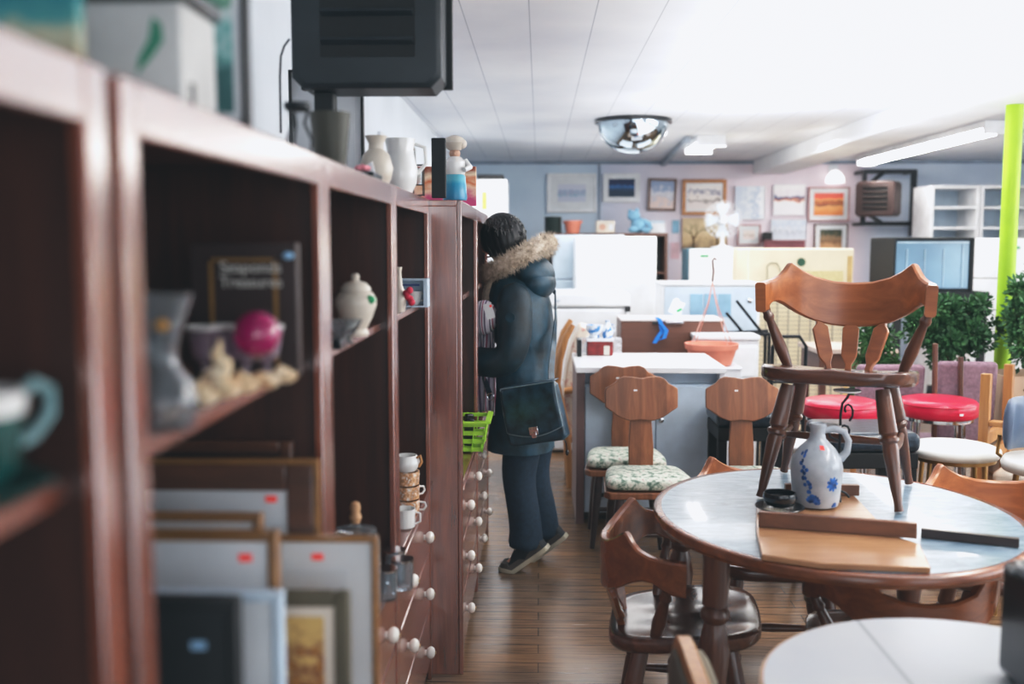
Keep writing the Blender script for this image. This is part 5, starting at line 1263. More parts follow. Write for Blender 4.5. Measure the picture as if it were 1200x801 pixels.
q = W(1181, 760, 1.80)
t = thing('speaker_case', 'black case with soft corners standing on the small white table at the picture edge', 'case', (q.x + .13, 1.77, WT))
MB().box(q.x, q.x + .24, 1.69, 1.85, WT + .002, WT + .225).build('case_body', BLACKG, t, .02)
MB().path([(q.x + .06, 1.77, WT + .222), (q.x + .07, 1.77, WT + .25), (q.x + .17, 1.77, WT + .25), (q.x + .18, 1.77, WT + .222)], .008, 8).build('handle', BLACKG, t)

# ------------------------------------------------------------------ stools and chairs on the window side
def bar_stool(name, label, c, r, zs_, seat_m, legm, th=.085, ring=True, group=None, band=None, spread=1.0):
    t = thing(name, label, 'stool', c, 0, group)
    c = V(c)
    if th > .06:
        MB().lathe([(r - .015, zs_ - th), (r, zs_ - th + .012), (r, zs_ - .022), (r - .010, zs_ - .008), (r * .8, zs_ - .001), (.001, zs_ + .006)], c, 44).build('seat', seat_m, t, angle=70)
        MB().path([c + V(((r + .001) * math.cos(k / 40 * 2 * PI), (r + .001) * math.sin(k / 40 * 2 * PI), zs_ - .024)) for k in range(41)], .0035, 6).build('piping', seat_m, t)
    else:
        MB().lathe([(r - .012, zs_ - th), (r, zs_ - th * .6), (r - .003, zs_ - th * .25), (r * .85, zs_), (.001, zs_ + .004)], c, 44).build('seat', seat_m, t, angle=70)
    MB().lathe([(r * .88, zs_ - th - .018), (r * .90, zs_ - th - .016), (r * .90, zs_ - th - .001), (r * .5, zs_ - th - .001)], c, 36).build('seat_rim', legm, t)
    for k in range(4):
        an = k / 4 * 2 * PI + .55
        a = c + V((r * .78 * math.cos(an), r * .78 * math.sin(an), zs_ - th - .016)); b = c + V((r * .98 * spread * math.cos(an), r * .98 * spread * math.sin(an), .001))
        MB().path([a, a.lerp(b, .08), b], .010, 10).build('leg', legm, t)
    if ring:
        MB().path([c + V((r * .93 * math.cos(k / 36 * 2 * PI), r * .93 * math.sin(k / 36 * 2 * PI), zs_ * .34)) for k in range(37)], .007, 8).build('foot_ring', legm, t)
    return t
t = bar_stool('bar_stool', 'red vinyl bar stool with white price tag, beside the oak armchair', (1.995, 4.98, 0), .186, .785, REDV, CHROME, .092, group='red vinyl bar stools')
MB().box(1.995 + .03, 1.995 + .048, 4.98 - .1895, 4.98 - .186, .725, .735).build('price_tag', STICKW, t)
bar_stool('bar_stool', 'red vinyl bar stool seen beneath the chair that stands on the table', (1.50, 4.93, 0), .186, .785, REDV, CHROME, .092, group='red vinyl bar stools')
bar_stool('round_stool', 'round white vinyl stool with brass wire legs, in front of the red one', (1.835, 4.395, 0), .197, .665, WHITEV, BRASS, .045)
def square_stool(label, c, w_, zs_, rz):
    t = thing('padded_stool', label, 'stool', c, rz, 'black leather stools'); h = w_ / 2
    MB().box(-h, h, -h, h, zs_ - .085, zs_).build('seat', LEATHB, t, .03, world=False, seg=4)
    MB().box(-h + .01, h - .01, -h + .01, h - .01, zs_ - .155, zs_ - .086).build('seat_frame', BLACK, t, .004, world=False)
    for sx in (-1, 1):
        for sy in (-1, 1): MB().box(sx * (h - .035) - .022, sx * (h - .035) + .022, sy * (h - .035) - .022, sy * (h - .035) + .022, .001, zs_ - .156).build('leg', BLACK, t, .003, world=False)
    MB().tube((-h + .06, -h + .035, .22), (h - .06, -h + .035, .22), .010).tube((-h + .06, h - .035, .22), (h - .06, h - .035, .22), .010).build('foot_bar', CHROME, t, world=False)
    return t
square_stool('black leather padded stool with square seat behind the stoneware jug', (1.435, 4.42, 0), .39, .745, .03)
square_stool('black leather padded stool with square seat behind the single plank back chair', (1.085, 5.215, 0), .355, .70, 0)
t = thing('lidded_bin', 'white lidded plastic bin under the black stool and chairs', 'bin', (1.49, 5.40, 0))
MB().loft([rect(1.38, 1.60, 5.28, 5.52, .001), rect(1.36, 1.62, 5.26, 5.54, .44)]).build('bin_body', WHITEM, t, .01)
MB().box(1.35, 1.63, 5.25, 5.55, .441, .475).build('lid', WHITE, t, .008)
def mauve_chair(label, x0, x1, yb, zt, rz):
    cx = (x0 + x1) / 2; h = (x1 - x0) / 2
    t = thing('upholstered_chair', label, 'chair', (cx, yb, 0), rz, 'mauve upholstered chairs')
    def B(m, *a, **k): return m.build(*a, parent=t, world=False, **k)
    B(MB().box(-h, h, -.03, .03, 0, zt - .47, RM(0, .10, 0, (0, .02, .48))), 'backrest', MAUVE, bevel=.022, seg=3)
    B(MB().box(-h, h, .05, .46, .38, .465), 'seat', MAUVE, bevel=.025, seg=3)
    for sx in (-1, 1):
        for y in (.07, .43): B(MB().tube((sx * (h - .03), y, .38), (sx * (h - .02), y, .001), .017, .013), 'leg', OAK)
    return t
mauve_chair('mauve upholstered chair back beside the cardboard carton under the larger greenery', 2.11, 2.41, 5.30, .925, -.10)
mauve_chair('mauve upholstered chair seen through the legs of the table top chair, under the smaller greenery', 1.70, 2.06, 5.36, .90, .03)
def greenery(label, c, rx, ry, rz_, m, n, seed, cone=False):
    rr_ = random.Random(seed); mb = MB(); c = V(c)
    clumps = []
    for _ in range(46):
        a, e, f = rr_.uniform(0, 2 * PI), rr_.uniform(-1, 1), rr_.uniform(.35, .92)
        k = math.sqrt(1 - e * e); z = e * f
        tp = 1 - .62 * max(0, (z + .6) / 1.6) if cone else 1
        clumps.append(c + V((rx * f * k * math.cos(a) * tp, ry * f * k * math.sin(a) * tp, rz_ * z)))
    clumps = [p for p in clumps if p.z > c.z - rz_ * .96]
    for i in range(n):
        p0 = clumps[i % len(clumps)]
        d = V((rr_.gauss(0, 1), rr_.gauss(0, 1), rr_.gauss(.25, 1))).normalized()
        p = p0 + d * rr_.uniform(.01, .06)
        l, w_ = rr_.uniform(.024, .045), rr_.uniform(.007, .012)
        s = d.cross(V((rr_.gauss(0, 1), rr_.gauss(0, 1), rr_.gauss(0, 1)))).normalized()
        up_ = d.cross(s) * (w_ * .5)
        vs = [mb.bm.verts.new(q) for q in (p, p + d * l * .5 + s * w_ + up_, p + d * l, p + d * l * .5 - s * w_ + up_)]
        mb.bm.faces.new((vs[0], vs[1], vs[2])); mb.bm.faces.new((vs[0], vs[2], vs[3]))
    mb.mi = 1
    for p in clumps: mb.path([c + V((0, 0, -rz_ * .9)), c.lerp(p, .5) + V((0, 0, .01)), p], [.005, .004, .002], 5)
    return tag(mb.build('artificial_shrub', [m, mat('twig', (80, 66, 50), .8)], angle=180), label, 'shrub')
greenery('large dark artificial evergreen heap at the foot of the lime green post', (2.30, 5.63, 1.075), .26, .18, .21, LEAFG, 6000, 3)
greenery('small cone shaped artificial evergreen behind the chair on the table', (1.885, 5.63, .87), .13, .13, .38, LEAFG2, 3600, 5, True)
greenery('tall dark artificial evergreen at the picture edge above the cardboard carton', (2.63, 5.38, 1.16), .20, .16, .27, LEAFG, 4600, 9)
# carton on a crate
t = thing('cardboard_carton', 'tan cardboard carton with hand hole by the mauve chair', 'carton', (2.63, 5.39, .331))
bx_ = MB(); X0, X1, Y0, Y1, Z0, Z1 = 2.44, 2.82, 5.22, 5.56, .331, .66
bx_.box(X0, X1, Y0, Y0 + .006, Z0, .86).box(X0, X1, Y1 - .006, Y1, Z0, .86).box(X0, X0 + .006, Y0 + .006, Y1 - .006, Z0, .86).box(X1 - .006, X1, Y0 + .006, Y1 - .006, Z0, .86).box(X0 + .006, X1 - .006, Y0 + .006, Y1 - .006, Z0, Z0 + .006)
bx_.build('carton_walls', CARDB, t, .002)
hm = RM(0, PI / 2, 0, ((X0 + .14), Y0 - .0005, .79))
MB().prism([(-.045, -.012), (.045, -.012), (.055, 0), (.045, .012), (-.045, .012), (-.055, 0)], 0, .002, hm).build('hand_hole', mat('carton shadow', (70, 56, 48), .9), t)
t = thing('wooden_crate', 'light wooden slatted crate under the cardboard carton', 'crate', (2.63, 5.39, 0))
w = MB()
for z in (.001, .115, .23):
    for y in (5.21, 5.56): w.box(2.43, 2.83, y, y + .016, z, z + .085)
    for x in (2.43, 2.814): w.box(x, x + .016, 5.227, 5.559, z, z + .085)
for x in (2.447, 2.79):
    for y in (5.227, 5.536): w.box(x, x + .023, y, y + .023, .001, .325)
for k in range(4): w.box(2.43, 2.83, 5.21 + k * .094, 5.29 + k * .094, .3255, .33)
w.build('slats', OAK, t, .002)
# folded stand: two posts with rungs
t = thing('folding_stand', 'dark wooden folded stand with two upright posts behind the red stool', 'stand', (2.10, 5.22, 0))
a, b = W(1096, 402, 5.22), W(1126, 418, 5.22)
for q, lx in ((a, -.015), (b, -.005)): MB().bar((q.x + .03, 5.22, .001), (q.x, 5.22, q.z), .028, .022).build('post', MAPLED, t, .004)
w = MB()
for z in (.18, .42): w.tube((a.x + .03, 5.22, z), (b.x + .03, 5.22, z), .010)
w.build('rung', MAPLED, t)
# oak armchair and slate stool
t = thing('armchair', 'oak framed armchair with square posts between the red stool and slate chair', 'armchair', (2.42, 4.74, 0), -.64)
def B(m, *a, **k): return m.build(*a, parent=t, world=False, **k)
# local: +X is the front of the chair, near side at -Y
for y in (-.235, .235):
    B(MB().box(-.25, -.205, y - .02, y + .02, .001, .945), 'back_post', OAK, bevel=.004)
    B(MB().box(.205, .25, y - .02, y + .02, .001, .70), 'front_post', OAK, bevel=.004)
    B(MB().box(-.204, .27, y - .028, y + .028, .701, .727), 'arm', OAK, bevel=.006)
for z in (.60, .50): B(MB().box(-.24, -.215, -.214, .214, z, z + .06), 'back_rail', OAK, bevel=.003)
B(MB().box(-.20, .24, -.212, .212, .38, .42), 'seat_frame', OAK, bevel=.003)
B(MB().box(-.19, .25, -.21, .21, .421, .48), 'seat', CREAMC, bevel=.02)
t = thing('bar_chair', 'slate grey padded bar chair with white seat and brass legs at the picture edge', 'chair', (2.065, 3.99, 0), .12)
w = MB(); z0 = .70
rg = []
for k in range(11):
    an = math.radians(-60 + k * 12)
    ro, ri = .205, .165
    def q(r_, z): return V((r_ * math.sin(an) * 1.0, r_ * math.cos(an) - .02, z))
    e = .02 if k in (0, 10) else 0
    rg.append([q(ro, z0 + .02 + e), q(ri + .012, z0 + .0 + e), q(ri - .006, z0 + .02 + e), q(ri - .012, z0 + .20 - e), q(ri + .008, z0 + .235 - e), q(ro - .004, z0 + .21 - e)])
B(w.loft(rg), 'backrest', SLATE, bevel=0, angle=80, sub=1)
B(MB().lathe([(.15, .635), (.185, .64), (.192, .665), (.18, .69), (.10, .697), (.001, .698)], n=40), 'seat', WHITEV, angle=70)
for k in range(4):
    an = k / 4 * 2 * PI + .785
    B(MB().tube((.13 * math.cos(an), .13 * math.sin(an), .634), (.19 * math.cos(an), .19 * math.sin(an), .001), .012, .011), 'leg', BRASS)
B(MB().path([(.165 * math.cos(k / 32 * 2 * PI), .165 * math.sin(k / 32 * 2 * PI), .25) for k in range(33)], .007, 8), 'foot_ring', BRASS)
for sx in (-1, 1): B(MB().path([(sx * .10, .12, .645), (sx * .13, .175, .68), (sx * .13, .165, .76)], .008, 8), 'back_support', BRASS)
# desk and steel chair seen under the raised seat
t = thing('writing_desk', 'brown desk with pale top glimpsed beneath the raised chair rail', 'desk', (1.83, 6.6, 0))
a, b = W(958, 409, 6.5), W(1035, 409, 6.5)
MB().box(a.x, b.x + .1, 6.5, 7.0, a.z - .03, a.z).build('desk_top', mat('pale brown top', (196, 176, 164), .4), t, .003)
MB().box(a.x + .02, b.x + .08, 6.52, 6.98, a.z - .20, a.z - .031).build('drawer_case', BROWNP, t, .003)
for x in (a.x + .03, b.x + .04):
    for y in (6.53, 6.93): MB().box(x, x + .04, y, y + .04, .001, a.z - .201).build('leg', BROWNP, t)
t = thing('steel_chair', 'black steel chair with rounded hoop back behind the plank back chair', 'chair', (1.62, 6.0, 0))
a, b = W(906, 394, 6.0), W(945, 394, 6.0)
w = MB().path([(a.x, 6.0, .001), (a.x, 6.02, .5), (a.x, 6.0, a.z - .06), (a.x + .04, 6.0, a.z), (b.x - .04, 6.0, a.z), (b.x, 6.0, a.z - .06), (b.x, 6.02, .5), (b.x, 6.0, .001)], .011, 10)
w.path([(a.x, 6.34, .001), (a.x, 6.34, .44), (a.x, 6.02, .46)], .010, 8).path([(b.x, 6.34, .001), (b.x, 6.34, .44), (b.x, 6.02, .46)], .010, 8)
w.path([(a.x, 6.0, .72), (b.x, 6.0, .72)], .009, 8)
w.build('frame', BLACKM, t)
MB().box(a.x - .01, b.x + .01, 6.03, 6.34, .472, .50).build('seat', BLACKG, t, .01)

# ------------------------------------------------------------------ the shopper
# local frame of the figure: +X forward (into the bookcase), +Y her left (towards the camera), Z up
PY, PXO = 4.70, -.040
t = thing('person', 'shopper with short dark hair, dark teal parka and jeans, leaning into a bookcase on tiptoe', 'person', (PXO, PY, 0), PI - .22)
SKIN = mat('skin', (222, 172, 146), .5, var=.04)
PARKA = mat('shaded teal parka cloth', (17, 40, 51), .55, var=.2, bump=.45, scale=13)  # darker copy for the sleeves, the arm's shade put into its colour
PARKA_LIT = mat('lit quilted teal cloth', (23, 57, 73), .48, var=.22, bump=.45, scale=12)  # paler copy of the cloth, light on the back put into its colour
JEAN = mat('dark blue denim', (26, 46, 64), .8, var=.08, bump=.08, scale=60)
HAIR = mat('black brown hair', (26, 24, 26), .35, var=.3, scale=30)
FURM = blotch('fur', [(.3, (120, 104, 88)), (.5, (200, 184, 164)), (.7, (240, 232, 222))], 20, .9)
FLEECE = mat('cream fleece', (214, 200, 180), .95, bump=.4, scale=70)
SHOEG = mat('grey brown suede', (74, 68, 64), .8)
SOLE = mat('pale sole', (176, 170, 150), .7)
SHOED = mat('dark shoe cloth', (34, 36, 40), .7)
def BP(m, *a, **k): return m.build(*a, parent=t, world=False, **k)
# body: one skinned figure
verts, radii, edges = [], [], []
def jv(p, r): verts.append(V(p)); radii.append(r); return len(verts) - 1
def je(*ids):
    for a_, b_ in zip(ids, ids[1:]): edges.append((a_, b_))
pelvis = jv((.0, 0, .86), .115); waist = jv((.02, 0, 1.03), .105); chest = jv((.055, 0, 1.22), .12); neck0 = jv((.095, 0, 1.40), .058); neck1 = jv((.125, 0, 1.475), .052)
je(pelvis, waist, chest, neck0, neck1)
for s, hip, knee, ank, ball, toe in ((1, (.0, .085, .80), (.035, .090, .475), (-.012, .095, .145), (.075, .100, .034), (.115, .100, .028)), (-1, (-.01, -.085, .80), (.01, -.085, .475), (-.055, -.085, .150), (.025, -.09, .035), (.065, -.09, .028))):
    h = jv(hip, .085); k_ = jv(knee, .058); a_ = jv(ank, .034); b_ = jv(ball, .018); c_ = jv(toe, .012); je(pelvis, h, k_, a_, b_, c_)
for s, sh, el, wr, hd in ((1, (.035, .185, 1.325), (.03, .25, 1.045), (.285, .175, 1.035), (.335, .155, 1.04)), (-1, (.075, -.185, 1.325), (.145, -.235, 1.09), (.315, -.115, 1.16), (.365, -.09, 1.18))):
    a0 = jv(sh, .062); a1 = jv(el, .045); a2 = jv(wr, .028); a3 = jv(hd, .030); je(chest, a0, a1, a2, a3)
    H_ = V(hd); dirn = (V(hd) - V(wr)).normalized(); sd = V((-dirn.y, dirn.x, 0)).normalized()
    for k in range(4):     # fingers, curled downwards round what they hold
        o_ = sd * (-.024 + .016 * k); L_ = (.055, .064, .060, .048)[k]
        f0 = jv(H_ + o_ + dirn * .022, .0095); f1 = jv(H_ + o_ + dirn * (.022 + L_ * .45), .0085); f2 = jv(H_ + o_ + dirn * (.022 + L_ * .7) - V((0, 0, L_ * .35)), .008); f3 = jv(H_ + o_ * .9 + dirn * (.022 + L_ * .6) - V((0, 0, L_ * .7)), .007)
        je(a3, f0, f1, f2, f3)
    th0 = jv(H_ - sd * s * .026 - dirn * .01, .011); th1 = jv(H_ - sd * s * .044 + dirn * .018 - V((0, 0, .012)), .0095); th2 = jv(H_ - sd * s * .040 + dirn * .042 - V((0, 0, .022)), .008); je(a3, th0, th1, th2)
me = bpy.data.meshes.new('skeleton'); me.from_pydata(verts, edges, [])
sk = bpy.data.objects.new('skeleton', me); COL.objects.link(sk)
m1 = sk.modifiers.new('skin', 'SKIN'); m1.use_smooth_shade = True
for i, r in enumerate(radii): me.skin_vertices[0].data[i].radius = (r, r)
me.skin_vertices[0].data[0].use_root = True
m2 = sk.modifiers.new('sub', 'SUBSURF'); m2.levels = 2; m2.render_levels = 2
bpy.context.view_layer.update(); dg = bpy.context.evaluated_depsgraph_get()
bm_me = bpy.data.meshes.new_from_object(sk.evaluated_get(dg)); bpy.data.objects.remove(sk)
b_ = MB(); b_.bm.from_mesh(bm_me)
# head, with a face, grown onto the neck
HC = V((.136, 0, 1.565)); HT = Euler((0, .30, -.18)).to_matrix().to_4x4()    # looks down and a little away
def hp(x, y, z): return HC + HT @ V((x, y, z))
def head(i, j):
    a = i * 2 * PI; e = -PI / 2 + PI * min(max(j, .01), .99)
    x, y, z = math.cos(e) * math.cos(a) * .094, math.cos(e) * math.sin(a) * .074, math.sin(e) * .112
    if z < 0: y *= 1 - .28 * (-z / .112); x *= 1 - .06 * (-z / .112)
    f = max(0, math.cos(a)) ** 3
    if x > 0:
        x += .022 * math.exp(-((y / .012) ** 2 + ((z + .018) / .020) ** 2)) + .010 * math.exp(-((y / .009) ** 2 + ((z - .004) / .022) ** 2))   # nose
        x -= .011 * math.exp(-(((abs(y) - .030) / .015) ** 2 + ((z - .008) / .012) ** 2))                                                    # eye sockets
        x += .006 * math.exp(-((y / .022) ** 2 + ((z + .052) / .007) ** 2)) + .009 * math.exp(-((y / .020) ** 2 + ((z + .088) / .014) ** 2))   # lips, chin
        x -= .004 * math.exp(-((y / .026) ** 2 + ((z + .046) / .003) ** 2))
    return hp(x, y, z)
b_.grid(head, 48, 36)
for s in (-1, 1):
    ear = [hp(-.006 + .018 * math.cos(k) , s * (.073 + .006 * (1 if math.cos(k) < 0 else .3)), -.008 + .030 * math.sin(k)) for k in [i / 10 * 2 * PI for i in range(10)]]
    b_.loft([[p for p in ear], [hp(-.004, s * .080, -.006).lerp(p, .7) + HT.to_3x3() @ V((0, s * .006, 0)) for p in ear]])
    ear = None
BP(b_, 'body', SKIN)
for s in (-1, 1): 
    w = MB().sphere(hp(.080, s * .030, .008), .0115, 14, 10); w.mi = 1; w.sphere(hp(.0895, s * .030, .008), .0045, 10, 8)
    BP(w, 'eye', [mat('eye white', (236, 234, 230), .2), BLACKG])
w = MB().loft([[hp(.100 - .0015 * (i - 2) ** 2 + dx, (i - 2) * .009, -.050 + dz) for dx, dz in ((0, .004), (.003, .001), (.002, -.005), (-.004, 0))] for i in range(5)])
BP(w, 'lips', mat('lips', (180, 100, 96), .5))
# hair: a short bob, with strand relief
def hairp(i, j):
    a = i * 2 * PI; e = PI / 2 * (1 - 1.92 * j)
    back = .5 - .5 * math.cos(a)
    cut = -.20 - 1.05 * back                     # reaches the nape behind, stops at the brow in front
    e = PI / 2 + (cut - PI / 2) * j
    r = 1 + .025 * math.sin(a * 23 + j * 4) + .02 * math.sin(a * 41)
    x, y, z = math.cos(e) * math.cos(a) * .108 * r, math.cos(e) * math.sin(a) * .089 * r, math.sin(e) * .124 + .006
    return hp(x - .006, y, z)
w = MB(); w.grid(hairp, 72, 24)
hrr = random.Random(3)
for k in range(170):       # loose locks at the nape and sides
    a = hrr.uniform(.9, 2 * PI - .9); j0 = hrr.uniform(.25, .6)
    q0, q1 = hairp(a / 2 / PI, j0), hairp(a / 2 / PI, 1.0)
    q2 = q1 + HT.to_3x3() @ V((hrr.uniform(-.012, .006), hrr.uniform(-.01, .01), -hrr.uniform(.005, .03)))
    w.path([q0, q0.lerp(q1, .6) + (q0.lerp(q1, .6) - HC).normalized() * .006, q2], [.006, .007, .0015], 5)
BP(w, 'hair', HAIR, solid=.006, angle=80)
# parka: torso shell with gathers at the waist
def ringp(cx, cy, cz, rx, ry, tilt=0, n=40, ph=0, amp=0, sq=.85):
    out = []
    for k in range(n):
        a = k / n * 2 * PI
        ca, sa = math.copysign(abs(math.cos(a)) ** sq, math.cos(a)), math.copysign(abs(math.sin(a)) ** sq, math.sin(a))
        g = 1 + amp * math.sin(a * 14 + ph)
        x = rx * ca * g
        out.append(V((cx + x, cy + ry * sa * g, cz + math.tan(tilt) * x)))
    return out
secs = [(.045, .580, .155, .205, .02, .012), (.043, .66, .150, .202, .02, .010), (.037, .78, .140, .200, .02, .008), (.030, .90, .134, .196, 0, .010), (.026, .99, .128, .186, 0, .022), (.024, 1.035, .121, .180, 0, .030), (.026, 1.08, .128, .188, 0, .020), (.034, 1.16, .138, .200, -.05, .008), (.046, 1.25, .138, .205, -.10, .006), (.062, 1.33, .128, .190, -.16, .004), (.080, 1.385, .104, .140, -.22, 0), (.092, 1.42, .080, .095, -.26, 0)]
w = MB(); rings = [ringp(cx, 0, cz, rx, ry, tl, amp=am, ph=i * .7) for i, (cx, cz, rx, ry, tl, am) in enumerate(secs)]
w.loft([ringp(.045, 0, .60, .140, .190, .02)] + rings[:7], cap=False)
w.mi = 1; w.loft(rings[6:], cap=False); w.mi = 0
BP(w, 'parka', [PARKA_LIT, PARKA_LIT], angle=80)
def sleeve(pts, rs, name, m):
    w = MB(); rings = []
    pts = [V(p) for p in pts]
    n = 24; x = None
    for i in range(len(pts)):
        tt = (pts[min(i + 1, len(pts) - 1)] - pts[max(i - 1, 0)]).normalized()
        if x is None: x = tt.cross(V((1, 0, 0))).normalized()
        else: x = (x - tt * x.dot(tt)).normalized()
        y = tt.cross(x)
        rings.append([pts[i] + (x * math.cos(k / n * 2 * PI) + y * math.sin(k / n * 2 * PI)) * rs[i] * (1 + .05 * math.sin(k * 1.7 + i * 2.1)) for k in range(n)])
    w.loft(rings); return BP(w, name, m, angle=80, sub=1)
sleeve([(.040, .130, 1.345), (.034, .185, 1.315), (.026, .215, 1.25), (.018, .235, 1.16), (.022, .248, 1.08), (.050, .252, 1.025), (.120, .240, 1.005), (.210, .215, 1.018), (.262, .190, 1.030), (.275, .182, 1.032)], [.05, .078, .083, .079, .076, .077, .072, .064, .052, .043], 'sleeve', PARKA)
sleeve([(.060, -.130, 1.345), (.072, -.180, 1.315), (.095, -.212, 1.24), (.120, -.230, 1.16), (.150, -.228, 1.10), (.210, -.190, 1.115), (.270, -.150, 1.14), (.300, -.126, 1.152)], [.05, .078, .080, .075, .072, .064, .052, .043], 'sleeve', PARKA)
# hood lying on the back, fur ruff round its edge, cream lining at the throat
w = MB().sphere((-.012, .0, 1.415), (.105, .155, .085), 30, 18, Euler((0, -.45, 0)).to_matrix().to_4x4())
w.sphere((-.040, .01, 1.365), (.080, .145, .075), 26, 14)
BP(w, 'hood', PARKA_LIT)
RING = []
for k in range(65):
    a = k / 64 * 2 * PI
    x = .055 + .145 * math.cos(a); y = .155 * math.sin(a)
    RING.append(V((x, y, 1.475 - .52 * (x - .055) + .006 * math.cos(2 * a))))
w = MB(); w.path(RING[:-1] + [RING[0]], .036, 12, cap=False)
fr = random.Random(11)
for k in range(5200):
    i = fr.randrange(64); p0 = RING[i].lerp(RING[(i + 1) % 64], fr.random())
    tn = (RING[(i + 1) % 64] - RING[i]).normalized(); u_ = tn.cross(V((0, 0, 1))).normalized(); v_ = tn.cross(u_)
    an = fr.uniform(0, 2 * PI); d = u_ * math.cos(an) + v_ * math.sin(an)
    b0 = p0 + d * .034; tip = b0 + (d + tn * fr.uniform(-.7, .7) + V((0, 0, fr.uniform(-.5, .3)))).normalized() * fr.uniform(.014, .036)
    sd = tn * .0022
    w._f([w.bm.verts.new(q) for q in (b0 - sd, b0 + sd, tip)])
BP(w, 'fur_trim', FURM, angle=180)
w = MB(); w.loft([ringp(.118, 0, 1.300, .118, .124, -.42), ringp(.128, 0, 1.365, .104, .108, -.45), ringp(.132, 0, 1.43, .078, .080, -.4), ringp(.132, 0, 1.432, .066, .068, -.4), ringp(.120, 0, 1.36, .070, .075, -.4)], cap=False)
BP(w, 'fleece_collar', FLEECE, angle=80)
# small badge and price? cuff badge on the sleeve
BP(MB().lathe([(.022, 0), (.022, .003)], n=20, M=RM(0, -PI / 2, 0, (.022, .304, 1.225))), 'sleeve_badge', PARKA_LIT)
# jeans
def leg(pts, rs, ang):
    w = MB(); rings = []
    for i, (p, r) in enumerate(zip(pts, rs)):
        n = 26
        rings.append([V(p) + V((r * math.cos(k / n * 2 * PI) * (1 + .035 * math.sin(k * 1.1 + i * 1.9)), r * 1.02 * math.sin(k / n * 2 * PI), .010 * math.sin(k * .9 + i * 2.3) * (1 if i > len(pts) - 5 else .2))) for k in range(n)])
    w.loft(rings, cap=True); return BP(w, 'trouser_leg', JEAN, angle=80, sub=1)
leg([(.005, .072, .86), (.005, .083, .74), (.014, .090, .64), (.026, .094, .54), (.034, .096, .46), (.026, .097, .38), (.010, .098, .30), (.000, .098, .235), (-.004, .098, .185), (.002, .099, .150), (-.004, .099, .112)], [.105, .104, .096, .086, .080, .077, .076, .077, .080, .083, .078], 0)
leg([(-.015, -.072, .86), (-.015, -.083, .74), (-.010, -.086, .64), (.000, -.086, .54), (.008, -.086, .46), (-.004, -.086, .38), (-.024, -.086, .30), (-.038, -.086, .235), (-.046, -.086, .185), (-.042, -.086, .155), (-.050, -.086, .118)], [.104, .103, .095, .085, .079, .076, .075, .076, .078, .080, .076], 0)
for cx_s, cy_s in ((0, .100), (-.05, -.088)):
    BP(MB().loft([ringp(cx_s + dx_, cy_s, z_, r_, r_ * .9, 0, 20) for dx_, z_, r_ in ((-.014, .215, .050), (-.010, .16, .050), (-.002, .115, .054), (.014, .075, .052))]), 'sock', SHOED, angle=80)
# walking shoes, heels lifted
def shoe(ox, oy, lift):
    Mx = Matrix.Translation(V((ox, oy, .0))) @ Euler((0, lift, 0)).to_matrix().to_4x4()
    def q(x, y, z):
        if x > .0: return V((ox + x, oy + y, z))                   # toe part lies flat
        return Mx @ V((x, y, z))
    secs_ = [(-.195, .028, .085), (-.185, .036, .105), (-.14, .040, .118), (-.085, .041, .108), (-.03, .045, .078), (.0, .047, .058), (.04, .046, .046), (.07, .034, .034), (.085, .016, .022)]
    w = MB(); so = MB()
    w.loft([[q(x, wd * math.cos(k / 18 * 2 * PI), .020 + max(0, math.sin(k / 18 * 2 * PI)) ** .8 * (h - .020) - (.006 if math.sin(k / 18 * 2 * PI) < 0 else 0)) for k in range(18)] for x, wd, h in secs_])
    so.loft([[q(x * 1.03, sy * (wd + .004), z) for sy, z in ((-1, .001), (1, .001), (1, .022), (-1, .022))] for x, wd, h in secs_])
    s_ = BP(w, 'shoe', SHOED, angle=80)
    so.build('sole', SOLE, s_, world=False, bevel=.003)
    sb = MB(); sb.loft([[q(x, sy * (wd + .003) , z) for sy, z in ((-1, .022), (-1, .046), (1, .046), (1, .022))] for x, wd, h in secs_[1:8]], cap=True)
    sb.build('side_band', SHOEG, s_, world=False)
    lc = MB()
    for k in range(5):
        x = -.085 + .024 * k; h = .090 - .0085 * k
        lc.path([q(x, -.03, h - .016), q(x + .008, 0, h + .003), q(x, .03, h - .016)], .0028, 6)
    lc.path([q(-.095, .0, .094), q(-.08, .03, .105), q(-.07, .036, .09), q(-.09, .006, .094)], .0025, 6)
    lc.build('lace', FLEECE, s_, world=False)
shoe(.042, .100, .66); shoe(-.012, -.088, .68)
# satchel on her left hip, with strap over the right shoulder
BAGL = mat('navy leather', (32, 58, 74), .38, var=.25, bump=.25, scale=22, coat=.15)
PIPE = mat('pale worn piping', (120, 140, 150), .5)
st2 = thing('satchel', "navy leather satchel with buckled flap hanging at the shopper's hip", 'bag', (0, 0, 0))
inv = t.matrix_basis
bc = inv @ V((-.0, .0, .0)); bc = V((-.085, .272, .79)); bc = t.matrix_basis @ bc; st2.location = bc; st2.rotation_euler = (0, 0, PI - .30); st2.matrix_basis = Matrix.Translation(bc) @ Euler((0, 0, PI - .30)).to_matrix().to_4x4()
def SB(m, *a, **k): return m.build(*a, parent=st2, world=False, **k)
RB_ = Matrix.Scale(.95, 4) @ Euler((0, .19, 0)).to_matrix().to_4x4()      # hangs a little askew
def bagring(y, s, sag=0): 
    o = [(-.125, -.135), (.125, -.135), (.142, -.118), (.138, .0), (.128, .125), (.112, .142), (-.112, .142), (-.128, .125), (-.138, .0), (-.142, -.118)]
    return [RB_ @ V((x * s, y, z * s)) for x, z in o]
SB(MB().loft([bagring(-.042, .93), bagring(-.036, 1.0), bagring(.030, 1.0), bagring(.042, .95)]), 'bag_body', BAGL, angle=50, bevel=.004)
